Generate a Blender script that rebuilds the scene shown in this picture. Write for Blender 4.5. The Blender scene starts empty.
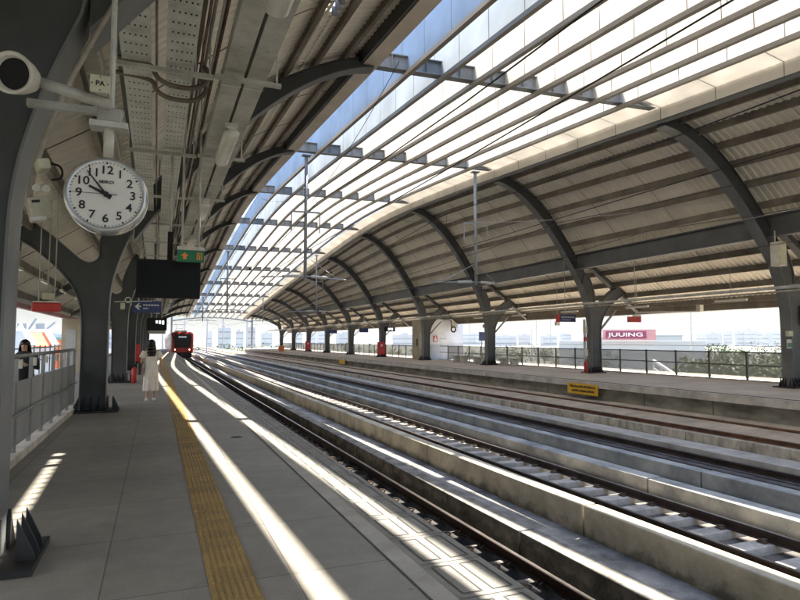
import bpy, bmesh, math, random
from mathutils import Vector, Matrix
R = math.radians
random.seed(7)
S = bpy.context.scene
COL = S.collection

# ------------------------------------------------------------------ materials
M = {}
def nodes(m):
    return m.node_tree.nodes, m.node_tree.links
def mat(name, col, rough=.6, metal=0., var=.12, scale=1.5, dark=None, fine=0., bump=0., stretch=(1, 1, 1), spec=None):
    """principled paint/steel/concrete with world-space noise variation (dirt and wear of its own shape)"""
    m = bpy.data.materials.new(name); m.use_nodes = True
    n, l = nodes(m); b = n['Principled BSDF']
    b.inputs['Roughness'].default_value = rough; b.inputs['Metallic'].default_value = metal
    if spec is not None: b.inputs['Specular IOR Level'].default_value = spec
    if var <= 0:
        b.inputs['Base Color'].default_value = (*col, 1)
    else:
        g = n.new('ShaderNodeNewGeometry')
        mp = n.new('ShaderNodeMapping'); mp.inputs['Scale'].default_value = stretch
        l.new(g.outputs['Position'], mp.inputs['Vector'])
        t = n.new('ShaderNodeTexNoise'); t.inputs['Scale'].default_value = scale
        t.inputs['Detail'].default_value = 6; t.inputs['Roughness'].default_value = .65
        l.new(mp.outputs['Vector'], t.inputs['Vector'])
        r = n.new('ShaderNodeValToRGB')
        d = dark or tuple(c * (1 - 2.2 * var) for c in col)
        r.color_ramp.elements[0].position = .3; r.color_ramp.elements[0].color = (*d, 1)
        r.color_ramp.elements[1].position = .68; r.color_ramp.elements[1].color = (*[min(1, c * (1 + var)) for c in col], 1)
        l.new(t.outputs['Fac'], r.inputs['Fac'])
        out = r.outputs['Color']
        if fine > 0:
            t2 = n.new('ShaderNodeTexNoise'); t2.inputs['Scale'].default_value = 70; t2.inputs['Detail'].default_value = 2
            l.new(g.outputs['Position'], t2.inputs['Vector'])
            r2 = n.new('ShaderNodeValToRGB')
            r2.color_ramp.elements[0].position = .35; r2.color_ramp.elements[0].color = (1 - fine, 1 - fine, 1 - fine, 1)
            r2.color_ramp.elements[1].position = .65; r2.color_ramp.elements[1].color = (1, 1, 1, 1)
            l.new(t2.outputs['Fac'], r2.inputs['Fac'])
            mx = n.new('ShaderNodeMix'); mx.data_type = 'RGBA'; mx.blend_type = 'MULTIPLY'; mx.inputs[0].default_value = 1
            l.new(out, mx.inputs[6]); l.new(r2.outputs['Color'], mx.inputs[7]); out = mx.outputs[2]
        l.new(out, b.inputs['Base Color'])
        if bump > 0:
            bp = n.new('ShaderNodeBump'); bp.inputs['Strength'].default_value = bump; bp.inputs['Distance'].default_value = .02
            l.new(t.outputs['Fac'], bp.inputs['Height']); l.new(bp.outputs['Normal'], b.inputs['Normal'])
    M[name] = m
    return m

mat('steel', (.058, .063, .066), .5, 0, .15, 1.2, fine=.12)
mat('steel_flange', (.16, .17, .175), .45, 0, .14, 1.6, fine=.1)  # paler copy of steel; light caught on flange edges is put into the colour
mat('base_steel', (.02, .021, .022), .55, 0, .3, 3)
mat('cross_steel', (.25, .27, .29), .5, 0, .18, 1.4, fine=.1)
mat('purlin', (.20, .178, .145), .6, 0, .2, 1.2, dark=(.10, .08, .062))
mat('girder', (.10, .106, .108), .55, 0, .16, 1.1)
mat('sheet', (.80, .76, .66), .55, 0, .07, .45, fine=.04)
mat('fascia', (.68, .61, .51), .6, 0, .1, .9, fine=.06)
mat('galv', (.56, .57, .54), .5, .1, .14, 3.5, fine=.15)
mat('galv_dull', (.46, .455, .42), .55, .1, .16, 2.5, fine=.1)
mat('conduit', (.32, .29, .25), .5, .2, .2, 2.5)
mat('rusty_conduit', (.16, .10, .07), .7, 0, .3, 3)
mat('cable_brown', (.15, .12, .095), .7, 0, .2, 5)
mat('louver_beam', (.30, .265, .21), .55, 0, .1, .9, fine=.06)
mat('mast', (.36, .39, .42), .45, .3, .1, 2)
mat('wire', (.03, .028, .026), .5, .3, 0)
mat('insul', (.6, .6, .58), .35, 0, .1, 5)
mat('rail', (.055, .033, .024), .55, .25, .35, 2.5, dark=(.025, .013, .009), fine=.2)
mat('railhead', (.30, .27, .25), .3, .9, .2, 2)
mat('rail_rust', (.20, .10, .055), .75, .1, .3, 2.5, dark=(.09, .045, .025), fine=.2)
mat('clip', (.12, .085, .06), .6, .3, .2, 6)
mat('sleeper', (.56, .51, .44), .8, 0, .2, 3, fine=.2, bump=.3)
mat('bed_dark', (.05, .046, .042), .9, 0, .3, 3, fine=.2)
mat('bed', (.17, .155, .14), .9, 0, .35, 1.3, dark=(.03, .026, .024), fine=.3, bump=.4)
mat('upstand_warm', (.56, .50, .38), .85, 0, .22, 1.7, dark=(.34, .30, .225), fine=.12, bump=.3)
mat('upstand_grey', (.46, .445, .39), .85, 0, .22, 1.3, dark=(.19, .195, .195), fine=.12, bump=.25)
mat('upstand_dark', (.30, .285, .25), .85, 0, .32, 2.4, dark=(.10, .092, .078), fine=.15, bump=.3)
mat('upstand_tan', (.55, .48, .37), .85, 0, .26, 4, dark=(.20, .17, .125), fine=.12, bump=.3, stretch=(1, 1, .3))
mat('slab_tan', (.62, .52, .40), .85, 0, .16, 1.1, fine=.12, bump=.15)
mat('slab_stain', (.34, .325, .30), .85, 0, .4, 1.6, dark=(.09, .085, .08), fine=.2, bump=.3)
mat('face_conc', (.34, .32, .27), .85, 0, .25, 1.5, dark=(.11, .105, .09), fine=.1, stretch=(1, .5, 1.5))
mat('edge_tile', (.28, .275, .255), .6, 0, .16, 2.5, fine=.25)
mat('edge_light', (.42, .40, .36), .6, 0, .12, 3, fine=.15)
mat('groove', (.09, .088, .08), .9, 0, 0)
mat('tactile', (.40, .265, .09), .7, 0, .2, 1.8, dark=(.23, .16, .07), fine=.25)
mat('conc_light', (.60, .55, .48), .85, 0, .18, 1.6, fine=.1, bump=.2)
mat('railing', (.27, .28, .285), .35, .6, .1, 3)
mat('rail_panel', (.30, .31, .31), .5, 0, .12, 1.3)
mat('fence_steel', (.09, .092, .09), .5, .1, .15, 3)
mat('white_plastic', (.62, .60, .53), .45, 0, .1, 6)
mat('cream_box', (.55, .53, .40), .5, 0, .12, 6)
mat('diffuser', (.62, .61, .55), .3, 0, .06, 6)
mat('black_gloss', (.010, .011, .013), .35, 0, .1, 3, spec=.12)
mat('black', (.012, .012, .013), .55, 0, .2, 4, spec=.2)
mat('red_sign', (.50, .035, .035), .45, 0, .06, 3)
mat('red_paint', (.42, .025, .02), .4, 0, .1, 4)
mat('blue_sign', (.035, .055, .19), .4, 0, .08, 3)
mat('green_sign', (.01, .17, .075), .45, 0, .06, 5)
mat('yellow_sign', (.75, .42, .02), .5, 0, .06, 5)
mat('orange_mark', (.75, .30, .04), .5, 0, .05, 5)
mat('white_paint', (.8, .8, .78), .5, 0, .04, 4)
mat('clock_face', (.74, .73, .69), .4, 0, .02, 4)
mat('clock_rim', (.50, .50, .49), .25, .6, .06, 5)
mat('ink', (.012, .012, .012), .6, 0, 0)
mat('skin', (.50, .31, .22), .55, 0, .06, 9)
mat('hair', (.010, .008, .008), .4, 0, .2, 20)
mat('dress', (.82, .77, .71), .85, 0, .06, 9)
mat('brown_bag', (.045, .02, .017), .5, 0, .2, 8)
mat('dark_cloth', (.02, .021, .026), .85, 0, .2, 8)
mat('train_red', (.33, .012, .014), .3, 0, .06, 2)
mat('train_white', (.62, .62, .62), .35, .2, .08, 2)
mat('train_glass', (.012, .014, .018), .2, 0, .1, 2, spec=.25)
mat('hut_white', (.62, .65, .69), .6, 0, .07, 1.2)
mat('hut_grey', (.40, .42, .45), .6, 0, .07, 1.2)
mat('hut_beige', (.42, .37, .29), .7, 0, .1, 1.2)
mat('magenta', (.22, .02, .09), .5, 0, .12, .3)
mat('pink_frame', (.55, .27, .30), .6, 0, .1, .5)
mat('blue_clad', (.25, .36, .50), .6, 0, .06, .1)
mat('blue_clad_light', (.36, .46, .58), .6, 0, .06, .1)
mat('grey_clad', (.42, .45, .48), .6, 0, .06, .1)
mat('tower_wall', (.40, .42, .45), .7, 0, .12, .02)
mat('tower_window', (.22, .25, .29), .4, 0, .1, .05)
mat('orange_roof', (.72, .19, .07), .6, 0, .1, .6)
mat('pale_roof', (.66, .68, .70), .6, 0, .08, .4)
mat('teal', (.12, .30, .33), .6, 0, .1, .5)
mat('asphalt', (.07, .07, .072), .85, 0, .2, .2)
mat('land', (.16, .15, .12), .95, 0, .3, .02, dark=(.07, .08, .045))
mat('trunk', (.09, .065, .045), .9, 0, .2, 2)
mat('leaf', (.05, .095, .02), .8, 0, .35, .9, dark=(.02, .034, .012))
mat('leaf_pale', (.08, .12, .025), .8, 0, .3, .9, dark=(.03, .045, .015))

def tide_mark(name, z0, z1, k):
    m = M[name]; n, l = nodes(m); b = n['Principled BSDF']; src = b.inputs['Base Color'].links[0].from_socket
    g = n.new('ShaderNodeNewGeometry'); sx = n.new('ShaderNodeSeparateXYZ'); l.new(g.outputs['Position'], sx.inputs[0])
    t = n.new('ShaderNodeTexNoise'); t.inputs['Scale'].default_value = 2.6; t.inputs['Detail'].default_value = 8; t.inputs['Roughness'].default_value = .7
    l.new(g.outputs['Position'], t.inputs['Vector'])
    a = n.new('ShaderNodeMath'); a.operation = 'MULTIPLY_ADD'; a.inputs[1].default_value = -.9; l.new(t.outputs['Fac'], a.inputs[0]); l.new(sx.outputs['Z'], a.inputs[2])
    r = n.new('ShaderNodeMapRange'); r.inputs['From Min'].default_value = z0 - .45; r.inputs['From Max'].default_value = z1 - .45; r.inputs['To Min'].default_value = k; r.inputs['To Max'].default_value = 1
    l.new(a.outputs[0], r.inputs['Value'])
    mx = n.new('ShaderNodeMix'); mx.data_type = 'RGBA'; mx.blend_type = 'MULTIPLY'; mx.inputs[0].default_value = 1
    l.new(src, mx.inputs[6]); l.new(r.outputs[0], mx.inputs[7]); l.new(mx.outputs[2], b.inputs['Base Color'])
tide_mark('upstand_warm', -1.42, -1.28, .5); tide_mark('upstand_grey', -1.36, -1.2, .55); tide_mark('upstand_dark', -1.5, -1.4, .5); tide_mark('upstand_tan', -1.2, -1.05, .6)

def glow(name, col, s):
    m = bpy.data.materials.new(name); m.use_nodes = True
    b = m.node_tree.nodes['Principled BSDF']
    b.inputs['Base Color'].default_value = (*col, 1)
    b.inputs['Emission Color'].default_value = (*col, 1); b.inputs['Emission Strength'].default_value = s
    M[name] = m
glow('headlight', (1, .6, .35), .6); glow('tail', (1, .25, .12), 3); glow('screen_text', (.55, .6, .62), .5)
glow('train_display', (.3, .33, .36), .1)

def seam_mask(n, l, period, width, axis='Y'):
    g = n.new('ShaderNodeNewGeometry'); sx = n.new('ShaderNodeSeparateXYZ'); l.new(g.outputs['Position'], sx.inputs[0])
    a = n.new('ShaderNodeMath'); a.operation = 'PINGPONG'; a.inputs[1].default_value = period / 2
    l.new(sx.outputs[axis], a.inputs[0])
    c = n.new('ShaderNodeMath'); c.operation = 'LESS_THAN'; c.inputs[1].default_value = width
    l.new(a.outputs[0], c.inputs[0])
    return c.outputs[0], g

def translucent(name, col, tr, clear, period=1.5):
    """frosted polycarbonate: diffuse transmission plus a little clear transmission, with joint lines"""
    m = bpy.data.materials.new(name); m.use_nodes = True
    n, l = nodes(m); n.remove(n['Principled BSDF']); out = n['Material Output']
    d = n.new('ShaderNodeBsdfDiffuse'); t = n.new('ShaderNodeBsdfTranslucent'); c = n.new('ShaderNodeBsdfTransparent')
    mask, g = seam_mask(n, l, period, .012)
    nz = n.new('ShaderNodeTexNoise'); nz.inputs['Scale'].default_value = .9; nz.inputs['Detail'].default_value = 4
    l.new(g.outputs['Position'], nz.inputs['Vector'])
    rp = n.new('ShaderNodeValToRGB')
    rp.color_ramp.elements[0].position = .3; rp.color_ramp.elements[0].color = (*[x * .82 for x in col], 1)
    rp.color_ramp.elements[1].position = .7; rp.color_ramp.elements[1].color = (*col, 1)
    l.new(nz.outputs['Fac'], rp.inputs['Fac'])
    mx = n.new('ShaderNodeMix'); mx.data_type = 'RGBA'; mx.inputs[7].default_value = (.16, .15, .14, 1)
    l.new(mask, mx.inputs[0]); l.new(rp.outputs['Color'], mx.inputs[6])
    l.new(mx.outputs[2], d.inputs['Color']); l.new(mx.outputs[2], t.inputs['Color'])
    c.inputs['Color'].default_value = (*col, 1)
    m1 = n.new('ShaderNodeMixShader'); m1.inputs[0].default_value = tr
    l.new(d.outputs[0], m1.inputs[1]); l.new(t.outputs[0], m1.inputs[2])
    m2 = n.new('ShaderNodeMixShader'); m2.inputs[0].default_value = clear
    l.new(m1.outputs[0], m2.inputs[1]); l.new(c.outputs[0], m2.inputs[2])
    l.new(m2.outputs[0], out.inputs['Surface'])
    M[name] = m
translucent('louver', (.765, .755, .725), .76, .03)
translucent('louver_sky_tint', (.34, .43, .56), .5, .18)  # blue of the sky behind is painted into this panel's colour
translucent('louver_sky_tint_faint', (.60, .64, .68), .66, .06)  # fainter share of that sky blue, painted in for the second strip
translucent('parapet', (.80, .765, .70), .4, .0, 2.0)

def see_through(name, col, alpha, rough=.6):
    m = bpy.data.materials.new(name); m.use_nodes = True
    b = m.node_tree.nodes['Principled BSDF']
    b.inputs['Base Color'].default_value = (*col, 1); b.inputs['Roughness'].default_value = rough
    b.inputs['Alpha'].default_value = alpha
    M[name] = m
see_through('mesh_panel', (.42, .42, .40), .5)

def floor_mat(name, col, tile, origin, joint=.006, dark=.45, rough=.62):
    m = bpy.data.materials.new(name); m.use_nodes = True
    n, l = nodes(m); b = n['Principled BSDF']; b.inputs['Roughness'].default_value = rough
    g = n.new('ShaderNodeNewGeometry')
    mp = n.new('ShaderNodeMapping'); mp.inputs['Location'].default_value = (-origin[0], -origin[1], 0)
    l.new(g.outputs['Position'], mp.inputs['Vector'])
    br = n.new('ShaderNodeTexBrick'); br.offset = 0; br.squash = 1
    br.inputs['Scale'].default_value = 1; br.inputs['Brick Width'].default_value = tile[0]; br.inputs['Row Height'].default_value = tile[1]
    br.inputs['Mortar Size'].default_value = joint; br.inputs['Mortar Smooth'].default_value = .2; br.inputs['Bias'].default_value = -.2
    br.inputs['Color1'].default_value = (*[c * .93 for c in col], 1); br.inputs['Color2'].default_value = (*[c * 1.07 for c in col], 1)
    br.inputs['Mortar'].default_value = (*[c * dark for c in col], 1)
    l.new(mp.outputs['Vector'], br.inputs['Vector'])
    out = br.outputs['Color']
    for sc, lo, p0, p1, dt in ((90, .72, .35, .65, 2), (.55, .74, .3, .7, 5), (5, .86, .35, .65, 5)):
        t = n.new('ShaderNodeTexNoise'); t.inputs['Scale'].default_value = sc; t.inputs['Detail'].default_value = dt
        l.new(g.outputs['Position'], t.inputs['Vector'])
        r = n.new('ShaderNodeValToRGB')
        r.color_ramp.elements[0].position = p0; r.color_ramp.elements[0].color = (lo, lo, lo, 1)
        r.color_ramp.elements[1].position = p1; r.color_ramp.elements[1].color = (1, 1, 1, 1)
        l.new(t.outputs['Fac'], r.inputs['Fac'])
        mx = n.new('ShaderNodeMix'); mx.data_type = 'RGBA'; mx.blend_type = 'MULTIPLY'; mx.inputs[0].default_value = 1
        l.new(out, mx.inputs[6]); l.new(r.outputs['Color'], mx.inputs[7]); out = mx.outputs[2]
    vo = n.new('ShaderNodeTexVoronoi'); vo.inputs['Scale'].default_value = 1.7; l.new(g.outputs['Position'], vo.inputs['Vector'])
    vr = n.new('ShaderNodeMapRange'); vr.inputs['From Min'].default_value = .025; vr.inputs['From Max'].default_value = .045; vr.inputs['To Min'].default_value = .62; vr.inputs['To Max'].default_value = 1
    l.new(vo.outputs['Distance'], vr.inputs['Value'])
    st = n.new('ShaderNodeTexNoise'); st.inputs['Scale'].default_value = 1.1; st.inputs['Detail'].default_value = 9; st.inputs['Roughness'].default_value = .75; st.inputs['Distortion'].default_value = 1.2
    l.new(g.outputs['Position'], st.inputs['Vector'])
    sr = n.new('ShaderNodeMapRange'); sr.inputs['From Min'].default_value = .58; sr.inputs['From Max'].default_value = .70; sr.inputs['To Min'].default_value = 1; sr.inputs['To Max'].default_value = .82
    l.new(st.outputs['Fac'], sr.inputs['Value'])
    for q in (vr, sr):
        mx = n.new('ShaderNodeMix'); mx.data_type = 'RGBA'; mx.blend_type = 'MULTIPLY'; mx.inputs[0].default_value = 1
        l.new(out, mx.inputs[6]); l.new(q.outputs[0], mx.inputs[7]); out = mx.outputs[2]
    l.new(out, b.inputs['Base Color'])
    M[name] = m
floor_mat('granite', (.37, .352, .315), (1.2, 1.2), (-.29, 5.4))
floor_mat('paving_tan', (.72, .61, .49), (.6, .6), (16.4, 0), .004, .7, .8)

# ------------------------------------------------------------------ mesh helpers
ORG = {}; KIDS = {}
class MB:
    def __init__(s): s.v = []; s.f = []
    def add(s, vs, fs):
        o = len(s.v); s.v += [tuple(v) for v in vs]; s.f += [tuple(i + o for i in f) for f in fs]; return s
    def box(s, x0, x1, y0, y1, z0, z1, sh=None):
        vs = [(x, y, z) for x in (x0, x1) for y in (y0, y1) for z in (z0, z1)]
        if sh: vs = [sh(*v) for v in vs]
        return s.add(vs, [(0, 1, 3, 2), (4, 6, 7, 5), (0, 4, 5, 1), (2, 3, 7, 6), (0, 2, 6, 4), (1, 5, 7, 3)])
    def obox(s, c, size, m):
        vs = [Vector(c) + m @ Vector((x * size[0] / 2, y * size[1] / 2, z * size[2] / 2)) for x in (-1, 1) for y in (-1, 1) for z in (-1, 1)]
        return s.add(vs, [(0, 1, 3, 2), (4, 6, 7, 5), (0, 4, 5, 1), (2, 3, 7, 6), (0, 2, 6, 4), (1, 5, 7, 3)])
    def bar(s, p, q, w, h, upv=(0, 0, 1)):
        p, q = Vector(p), Vector(q); d = (q - p).normalized(); u = Vector(upv)
        if abs(d.dot(u)) > .98: u = Vector((0, 1, 0))
        a = d.cross(u).normalized(); b = a.cross(d).normalized()
        vs = [e + a * i * w / 2 + b * j * h / 2 for e in (p, q) for i, j in ((-1, -1), (1, -1), (1, 1), (-1, 1))]
        return s.add(vs, [(3, 2, 1, 0), (4, 5, 6, 7), (0, 1, 5, 4), (1, 2, 6, 5), (2, 3, 7, 6), (3, 0, 4, 7)])
    def tube(s, pts, r, n=8, cap=True):
        pts = [Vector(p) for p in pts]; rs = r if isinstance(r, (list, tuple)) else [r] * len(pts)
        ref = None; rings = []
        for i, p in enumerate(pts):
            d = (pts[min(i + 1, len(pts) - 1)] - pts[max(i - 1, 0)]).normalized()
            if ref is None: ref = Vector((0, 0, 1)) if abs(d.z) < .9 else Vector((1, 0, 0))
            a = d.cross(ref).normalized(); b = a.cross(d).normalized(); ref = b
            rings.append([p + (a * math.cos(2 * math.pi * k / n) + b * math.sin(2 * math.pi * k / n)) * rs[i] for k in range(n)])
        return s.loft(rings, cap)
    def loft(s, rings, cap=True):
        n = len(rings[0]); o = len(s.v); fs = []
        for i in range(len(rings) - 1):
            for k in range(n):
                a = i * n + k; b = i * n + (k + 1) % n; fs.append((a, b, b + n, a + n))
        if cap:
            fs.append(tuple(range(n - 1, -1, -1))); fs.append(tuple((len(rings) - 1) * n + k for k in range(n)))
        return s.add([v for r in rings for v in r], fs)
    def cyl(s, p, q, r, n=16): return s.tube([p, q], r, n)
    def prism(s, poly, y0, y1, sh=None):
        """polygon in the XZ plane, extruded along Y"""
        n = len(poly)
        vs = [(x, y0, z) for x, z in poly] + [(x, y1, z) for x, z in poly]
        if sh: vs = [sh(*v) for v in vs]
        fs = [tuple(range(n)), tuple(range(2 * n - 1, n - 1, -1))] + [(i, i + n, (i + 1) % n + n, (i + 1) % n) for i in range(n)]
        return s.add(vs, fs)
    def strip_prism(s, a, b, y0, y1, sh=None):
        """band between two XZ polylines a (below) and b (above), extruded along Y"""
        for i in range(len(a) - 1):
            s.prism([a[i], a[i + 1], b[i + 1], b[i]], y0, y1, sh)
        return s
    def sweep_y(s, prof, ys):
        """closed profile function prof(y) -> list of (x,z), swept over the y values"""
        return s.loft([[(x, y, z) for x, z in prof(y)] for y in ys])
    def build(s, name, m, parent=None, smooth=False, bevel=0, org=None, rot=None):
        me = bpy.data.meshes.new(name)
        if parent is not None: o0 = ORG[parent]
        elif org is not None: o0 = Vector(org)
        else:
            xs, ys, zs = zip(*s.v); o0 = Vector(((min(xs) + max(xs)) / 2, (min(ys) + max(ys)) / 2, min(zs)))
        me.from_pydata([tuple(Vector(v) - o0) for v in s.v], [], s.f)
        bm = bmesh.new(); bm.from_mesh(me); bmesh.ops.recalc_face_normals(bm, faces=bm.faces); bm.to_mesh(me); bm.free()
        me.materials.append(M[m] if isinstance(m, str) else m)
        if smooth: me.polygons.foreach_set('use_smooth', [True] * len(me.polygons))
        return link(name, me, parent, o0, bevel)
def link(name, me, parent, o0, bevel=0):
    o = bpy.data.objects.new(name, me); COL.objects.link(o); ORG[o] = Vector(o0); KIDS[o] = []
    if parent is not None: o.parent = parent; KIDS[parent].append(o)
    else: o.location = o0
    if bevel:
        b = o.modifiers.new('bevel', 'BEVEL'); b.width = bevel; b.segments = 2; b.limit_method = 'ANGLE'
    return o
def tag(o, label=None, cat=None, group=None, kind=None):
    if label: o['label'] = label
    if cat: o['category'] = cat
    if group: o['group'] = group
    if kind: o['kind'] = kind
    return o
def thing(name, loc, label, cat, group=None):
    o = bpy.data.objects.new(name, None); COL.objects.link(o); o.location = loc; o.empty_display_size = .1
    ORG[o] = Vector(loc); KIDS[o] = []
    return tag(o, label, cat, group)
def dup(o, loc=None, label=None, parent=None, rotz=None):
    c = o.copy(); COL.objects.link(c); KIDS[c] = []; ORG[c] = ORG[o]
    if parent is not None: c.parent = parent; KIDS[parent].append(c)
    if loc is not None: c.location = loc
    if rotz is not None: c.rotation_euler = (0, 0, rotz)
    if label: c['label'] = label
    for k in KIDS[o]: dup(k, parent=c)
    return c
def text(s, size, name, m, parent, loc, rot, align='CENTER', depth=.002, bold=0., sx=1.):
    cu = bpy.data.curves.new(name, 'FONT'); cu.body = s; cu.size = size; cu.align_x = align; cu.align_y = 'CENTER'
    cu.extrude = depth; cu.offset = bold; cu.resolution_u = 4
    t = bpy.data.objects.new(name, cu); COL.objects.link(t)
    dg = bpy.context.evaluated_depsgraph_get()
    me = bpy.data.meshes.new_from_object(t.evaluated_get(dg)); bpy.data.objects.remove(t); bpy.data.curves.remove(cu)
    me.transform(Matrix.Translation(Vector(loc) - ORG[parent]) @ rot.to_4x4() @ Matrix.Diagonal((sx, 1, 1, 1)))
    me.materials.clear(); me.materials.append(M[m]); me.name = name
    return link(name, me, parent, ORG[parent])
FACE_Y = Matrix(((1, 0, 0), (0, 0, -1), (0, 1, 0)))          # text plane facing -Y (towards the camera side)
FACE_X = Matrix(((0, 0, -1), (-1, 0, 0), (0, 1, 0)))         # text plane facing -X
def lerp(a, b, t): return a + (b - a) * t
ORD = ['', 'second', 'third', 'fourth', 'fifth', 'sixth', 'seventh', 'eighth', 'ninth', 'tenth', 'eleventh', 'twelfth']
def nth(i): return 'nearest the camera' if i == 0 else ORD[i] + ' from the camera'

# ------------------------------------------------------------------ station geometry
def zp(y): return 10.2 - .58 * (math.sqrt(1 + ((y - 39.5) / 8) ** 2) - 1)
SKEW = -.06
def shear(x, y, z): return (x, y + SKEW * (x - 9.4), z)
YK = [4.55 + 9.95 * k for k in range(11)]
Y0, Y1 = -9., 112.
YS = [Y0 + (Y1 - Y0) * i / 60 for i in range(61)]
XL, XR = 5.3, 14.55                 # inner roof edges
def zroof(side, x, y):
    """underside of the roof sheet"""
    if side == 'L': s, sc, out = XL - x, 6.1, 3.4; top = zp(y) + .42
    else: s, sc, out = x - XR, 5.25, 3.1; top = zp(y) + .05
    zc = 5.4
    if s <= sc: return top - (top - zc) * (max(0, s) / sc) ** 1.6
    return zc - (zc - 3.12) * (s - sc) / out
def zunder(side, x, y):
    """underside of the curved rafter"""
    if side == 'L': s, sp, zt, ze = XL - x, 5.6, zp(y) - .05, 4.23
    else: s, sp, zt, ze = x - XR, 4.85, zp(y) - .5, 3.9
    return zt - (zt - ze) * (max(0, s) / sp) ** 1.75

# ---- setting
def structure(name, mb, m, **k): return tag(mb.build(name, m, **k), kind='structure')
gm = MB(); gm.add([(-5000, -5000, -11), (5000, -5000, -11), (5000, 5000, -11), (-5000, 5000, -11)], [(0, 1, 2, 3)])
structure('ground', gm, 'land')
structure('road', MB().box(40, 62, -900, 1500, -10.99, -10.9), 'asphalt')
structure('road', MB().box(-60, -38, -900, 1500, -10.99, -10.9), 'asphalt')
pl = MB().box(-4.4, 1.62, Y0, 118, -.25, 0)
structure('platform', pl, 'granite')
pe = structure('platform_edge', MB().box(1.622, 1.775, Y0, 118, -.25, .002), 'edge_light')
structure('platform_edge', MB().box(1.777, 2.26, Y0, 118, -.2, .001), 'edge_tile')
structure('platform_face', MB().box(-4.4, 2.12, Y0, 118, -1.7, -.252), 'face_conc')
structure('track_bed', MB().box(2.12, 16, Y0 - 20, 260, -2.3, -1.72), 'bed')
gv = MB()
y = 1.0; i = 0
while y < 70:
    for x0, x1 in ((1.83, 1.98), (2.05, 2.20)):
        for a, b, c, d in ((x0, x1, y + .06, y + .072), (x0, x1, y + .528, y + .54), (x0, x0 + .012, y + .072, y + .528), (x1 - .012, x1, y + .072, y + .528)):
            gv.add([(a, c, .005), (b, c, .005), (b, d, .005), (a, d, .005)], [(0, 1, 2, 3)])
    gv.add([(1.777, y - .004, .005), (2.26, y - .004, .005), (2.26, y + .004, .005), (1.777, y + .004, .005)], [(0, 1, 2, 3)])
    y += .6
gv.add([(1.605, Y0, .0055), (1.62, Y0, .0055), (1.62, 118, .0055), (1.605, 118, .0055)], [(0, 1, 2, 3)])
structure('platform_edge_groove', gv, 'groove')
structure('platform', MB().box(15.841, 24.2, Y0, 118, -.24, 0), 'paving_tan')
structure('platform_edge', MB().box(15.66, 15.799, Y0, 118, -.24, -.012), 'conc_light')
structure('platform_edge_groove', MB().box(15.80, 15.84, Y0, 118, -.1, .004), 'groove')
fj = MB()
for q in range(44): fj.box(15.893, 15.899, -6 + q * 2.8, -5.97 + q * 2.8, -.95, -.243)
structure('platform_face_joint', fj, 'groove')
structure('platform_face', MB().box(15.9, 24.2, Y0, 118, -1.7, -.242), 'face_conc')
sl = MB().prism([(14.36, -1.7), (15.88, -1.7), (15.88, -.70), (14.36, -.90)], Y0 - 20, 260)
structure('track_slab', sl, 'slab_tan')
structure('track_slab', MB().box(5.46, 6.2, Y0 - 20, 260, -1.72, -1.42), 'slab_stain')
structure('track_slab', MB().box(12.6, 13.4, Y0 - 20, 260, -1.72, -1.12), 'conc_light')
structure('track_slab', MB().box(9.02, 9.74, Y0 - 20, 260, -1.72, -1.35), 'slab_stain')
# platform ends
tp = thing('tactile_paving', (.5, 50, 0), 'yellow ribbed guidance strip running along the near platform floor', 'tactile paving')
MB().box(.36, .66, Y0, 116, .001, .006).build('paving_strip', 'tactile', tp)
rb = MB()
y = 1.5
while y < 62:
    for q in range(7):
        x = .385 + q * .0415
        vs = [(x - .013, y + .015, .006), (x + .013, y + .015, .006), (x + .013, y + .285, .006), (x - .013, y + .285, .006),
              (x - .008, y + .02, .012), (x + .008, y + .02, .012), (x + .008, y + .28, .012), (x - .008, y + .28, .012)]
        rb.add(vs, [(4, 5, 6, 7), (0, 1, 5, 4), (1, 2, 6, 5), (2, 3, 7, 6), (3, 0, 4, 7)])
    y += .3
rb.build('raised_bar', 'tactile', tp)
dr = MB()
for k in range(12):
    a = 2 * math.pi * k / 12; dr.v.append((1.27 + .1 * math.cos(a), 10.3 + .1 * math.sin(a), .004))
dr.f.append(tuple(range(12)))
tag(dr.build('floor_drain', 'black'), 'small round black drain cover in the near platform floor', 'drain cover')

# ---- rails
def rail_profile(x, z, scale=1.):
    w, h = .06 * scale, .14
    return [(x - .055, z - h), (x + .055, z - h), (x + .055, z - h + .015), (x + .012, z - h + .03), (x + .012, z - .04), (x + .033, z - .03), (x + .033, z - .004),
            (x + .026, z), (x - .026, z), (x - .033, z - .004), (x - .033, z - .03), (x - .012, z - .04), (x - .012, z - h + .03), (x - .055, z - h + .015)]
RAILS = [(3.28, -1.1, 'rail', 'near rail of the track beside the near platform'), (4.28, -1.1, 'rail', 'far rail of the track beside the near platform'),
         (6.98, -1.08, 'rail', 'dark rail just behind the pale warm concrete upstand'), (8.03, -1.08, 'rail', 'dark rail on the far ends of the pale sleepers'),
         (10.7, -1.06, 'rail', 'near rail of the third track, beyond the grey upstand'), (11.75, -1.06, 'rail', 'far rail of the third track, beyond the grey upstand'),
         (14.2, -.86, 'rail_rust', 'rusty brown rail on top of the tan upstand'), (15.25, -.72, 'rail_rust', 'rusty rail let into the tan slab by the opposite platform')]
for x, z, m, lab in RAILS:
    pr = rail_profile(x, z)
    r = MB().loft([[(a, yy, b) for a, b in pr] for yy in (Y0 - 20, 260)]).build('track_rail', m, org=(x, 0, z - .14))
    tag(r, lab, 'rail', 'running rails')
    MB().box(x - .024, x + .024, Y0 - 20, 260, z + .0005, z + .003).build('rail_head', 'railhead' if m == 'rail' and x < 9 else m, r)
for x, lab in ((3.0, ''), (4.58, ''), (7.3, '')): pass
structure('track_slab', MB().box(6.52, 8.58, Y0 - 20, 260, -1.72, -1.33), 'bed')
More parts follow.
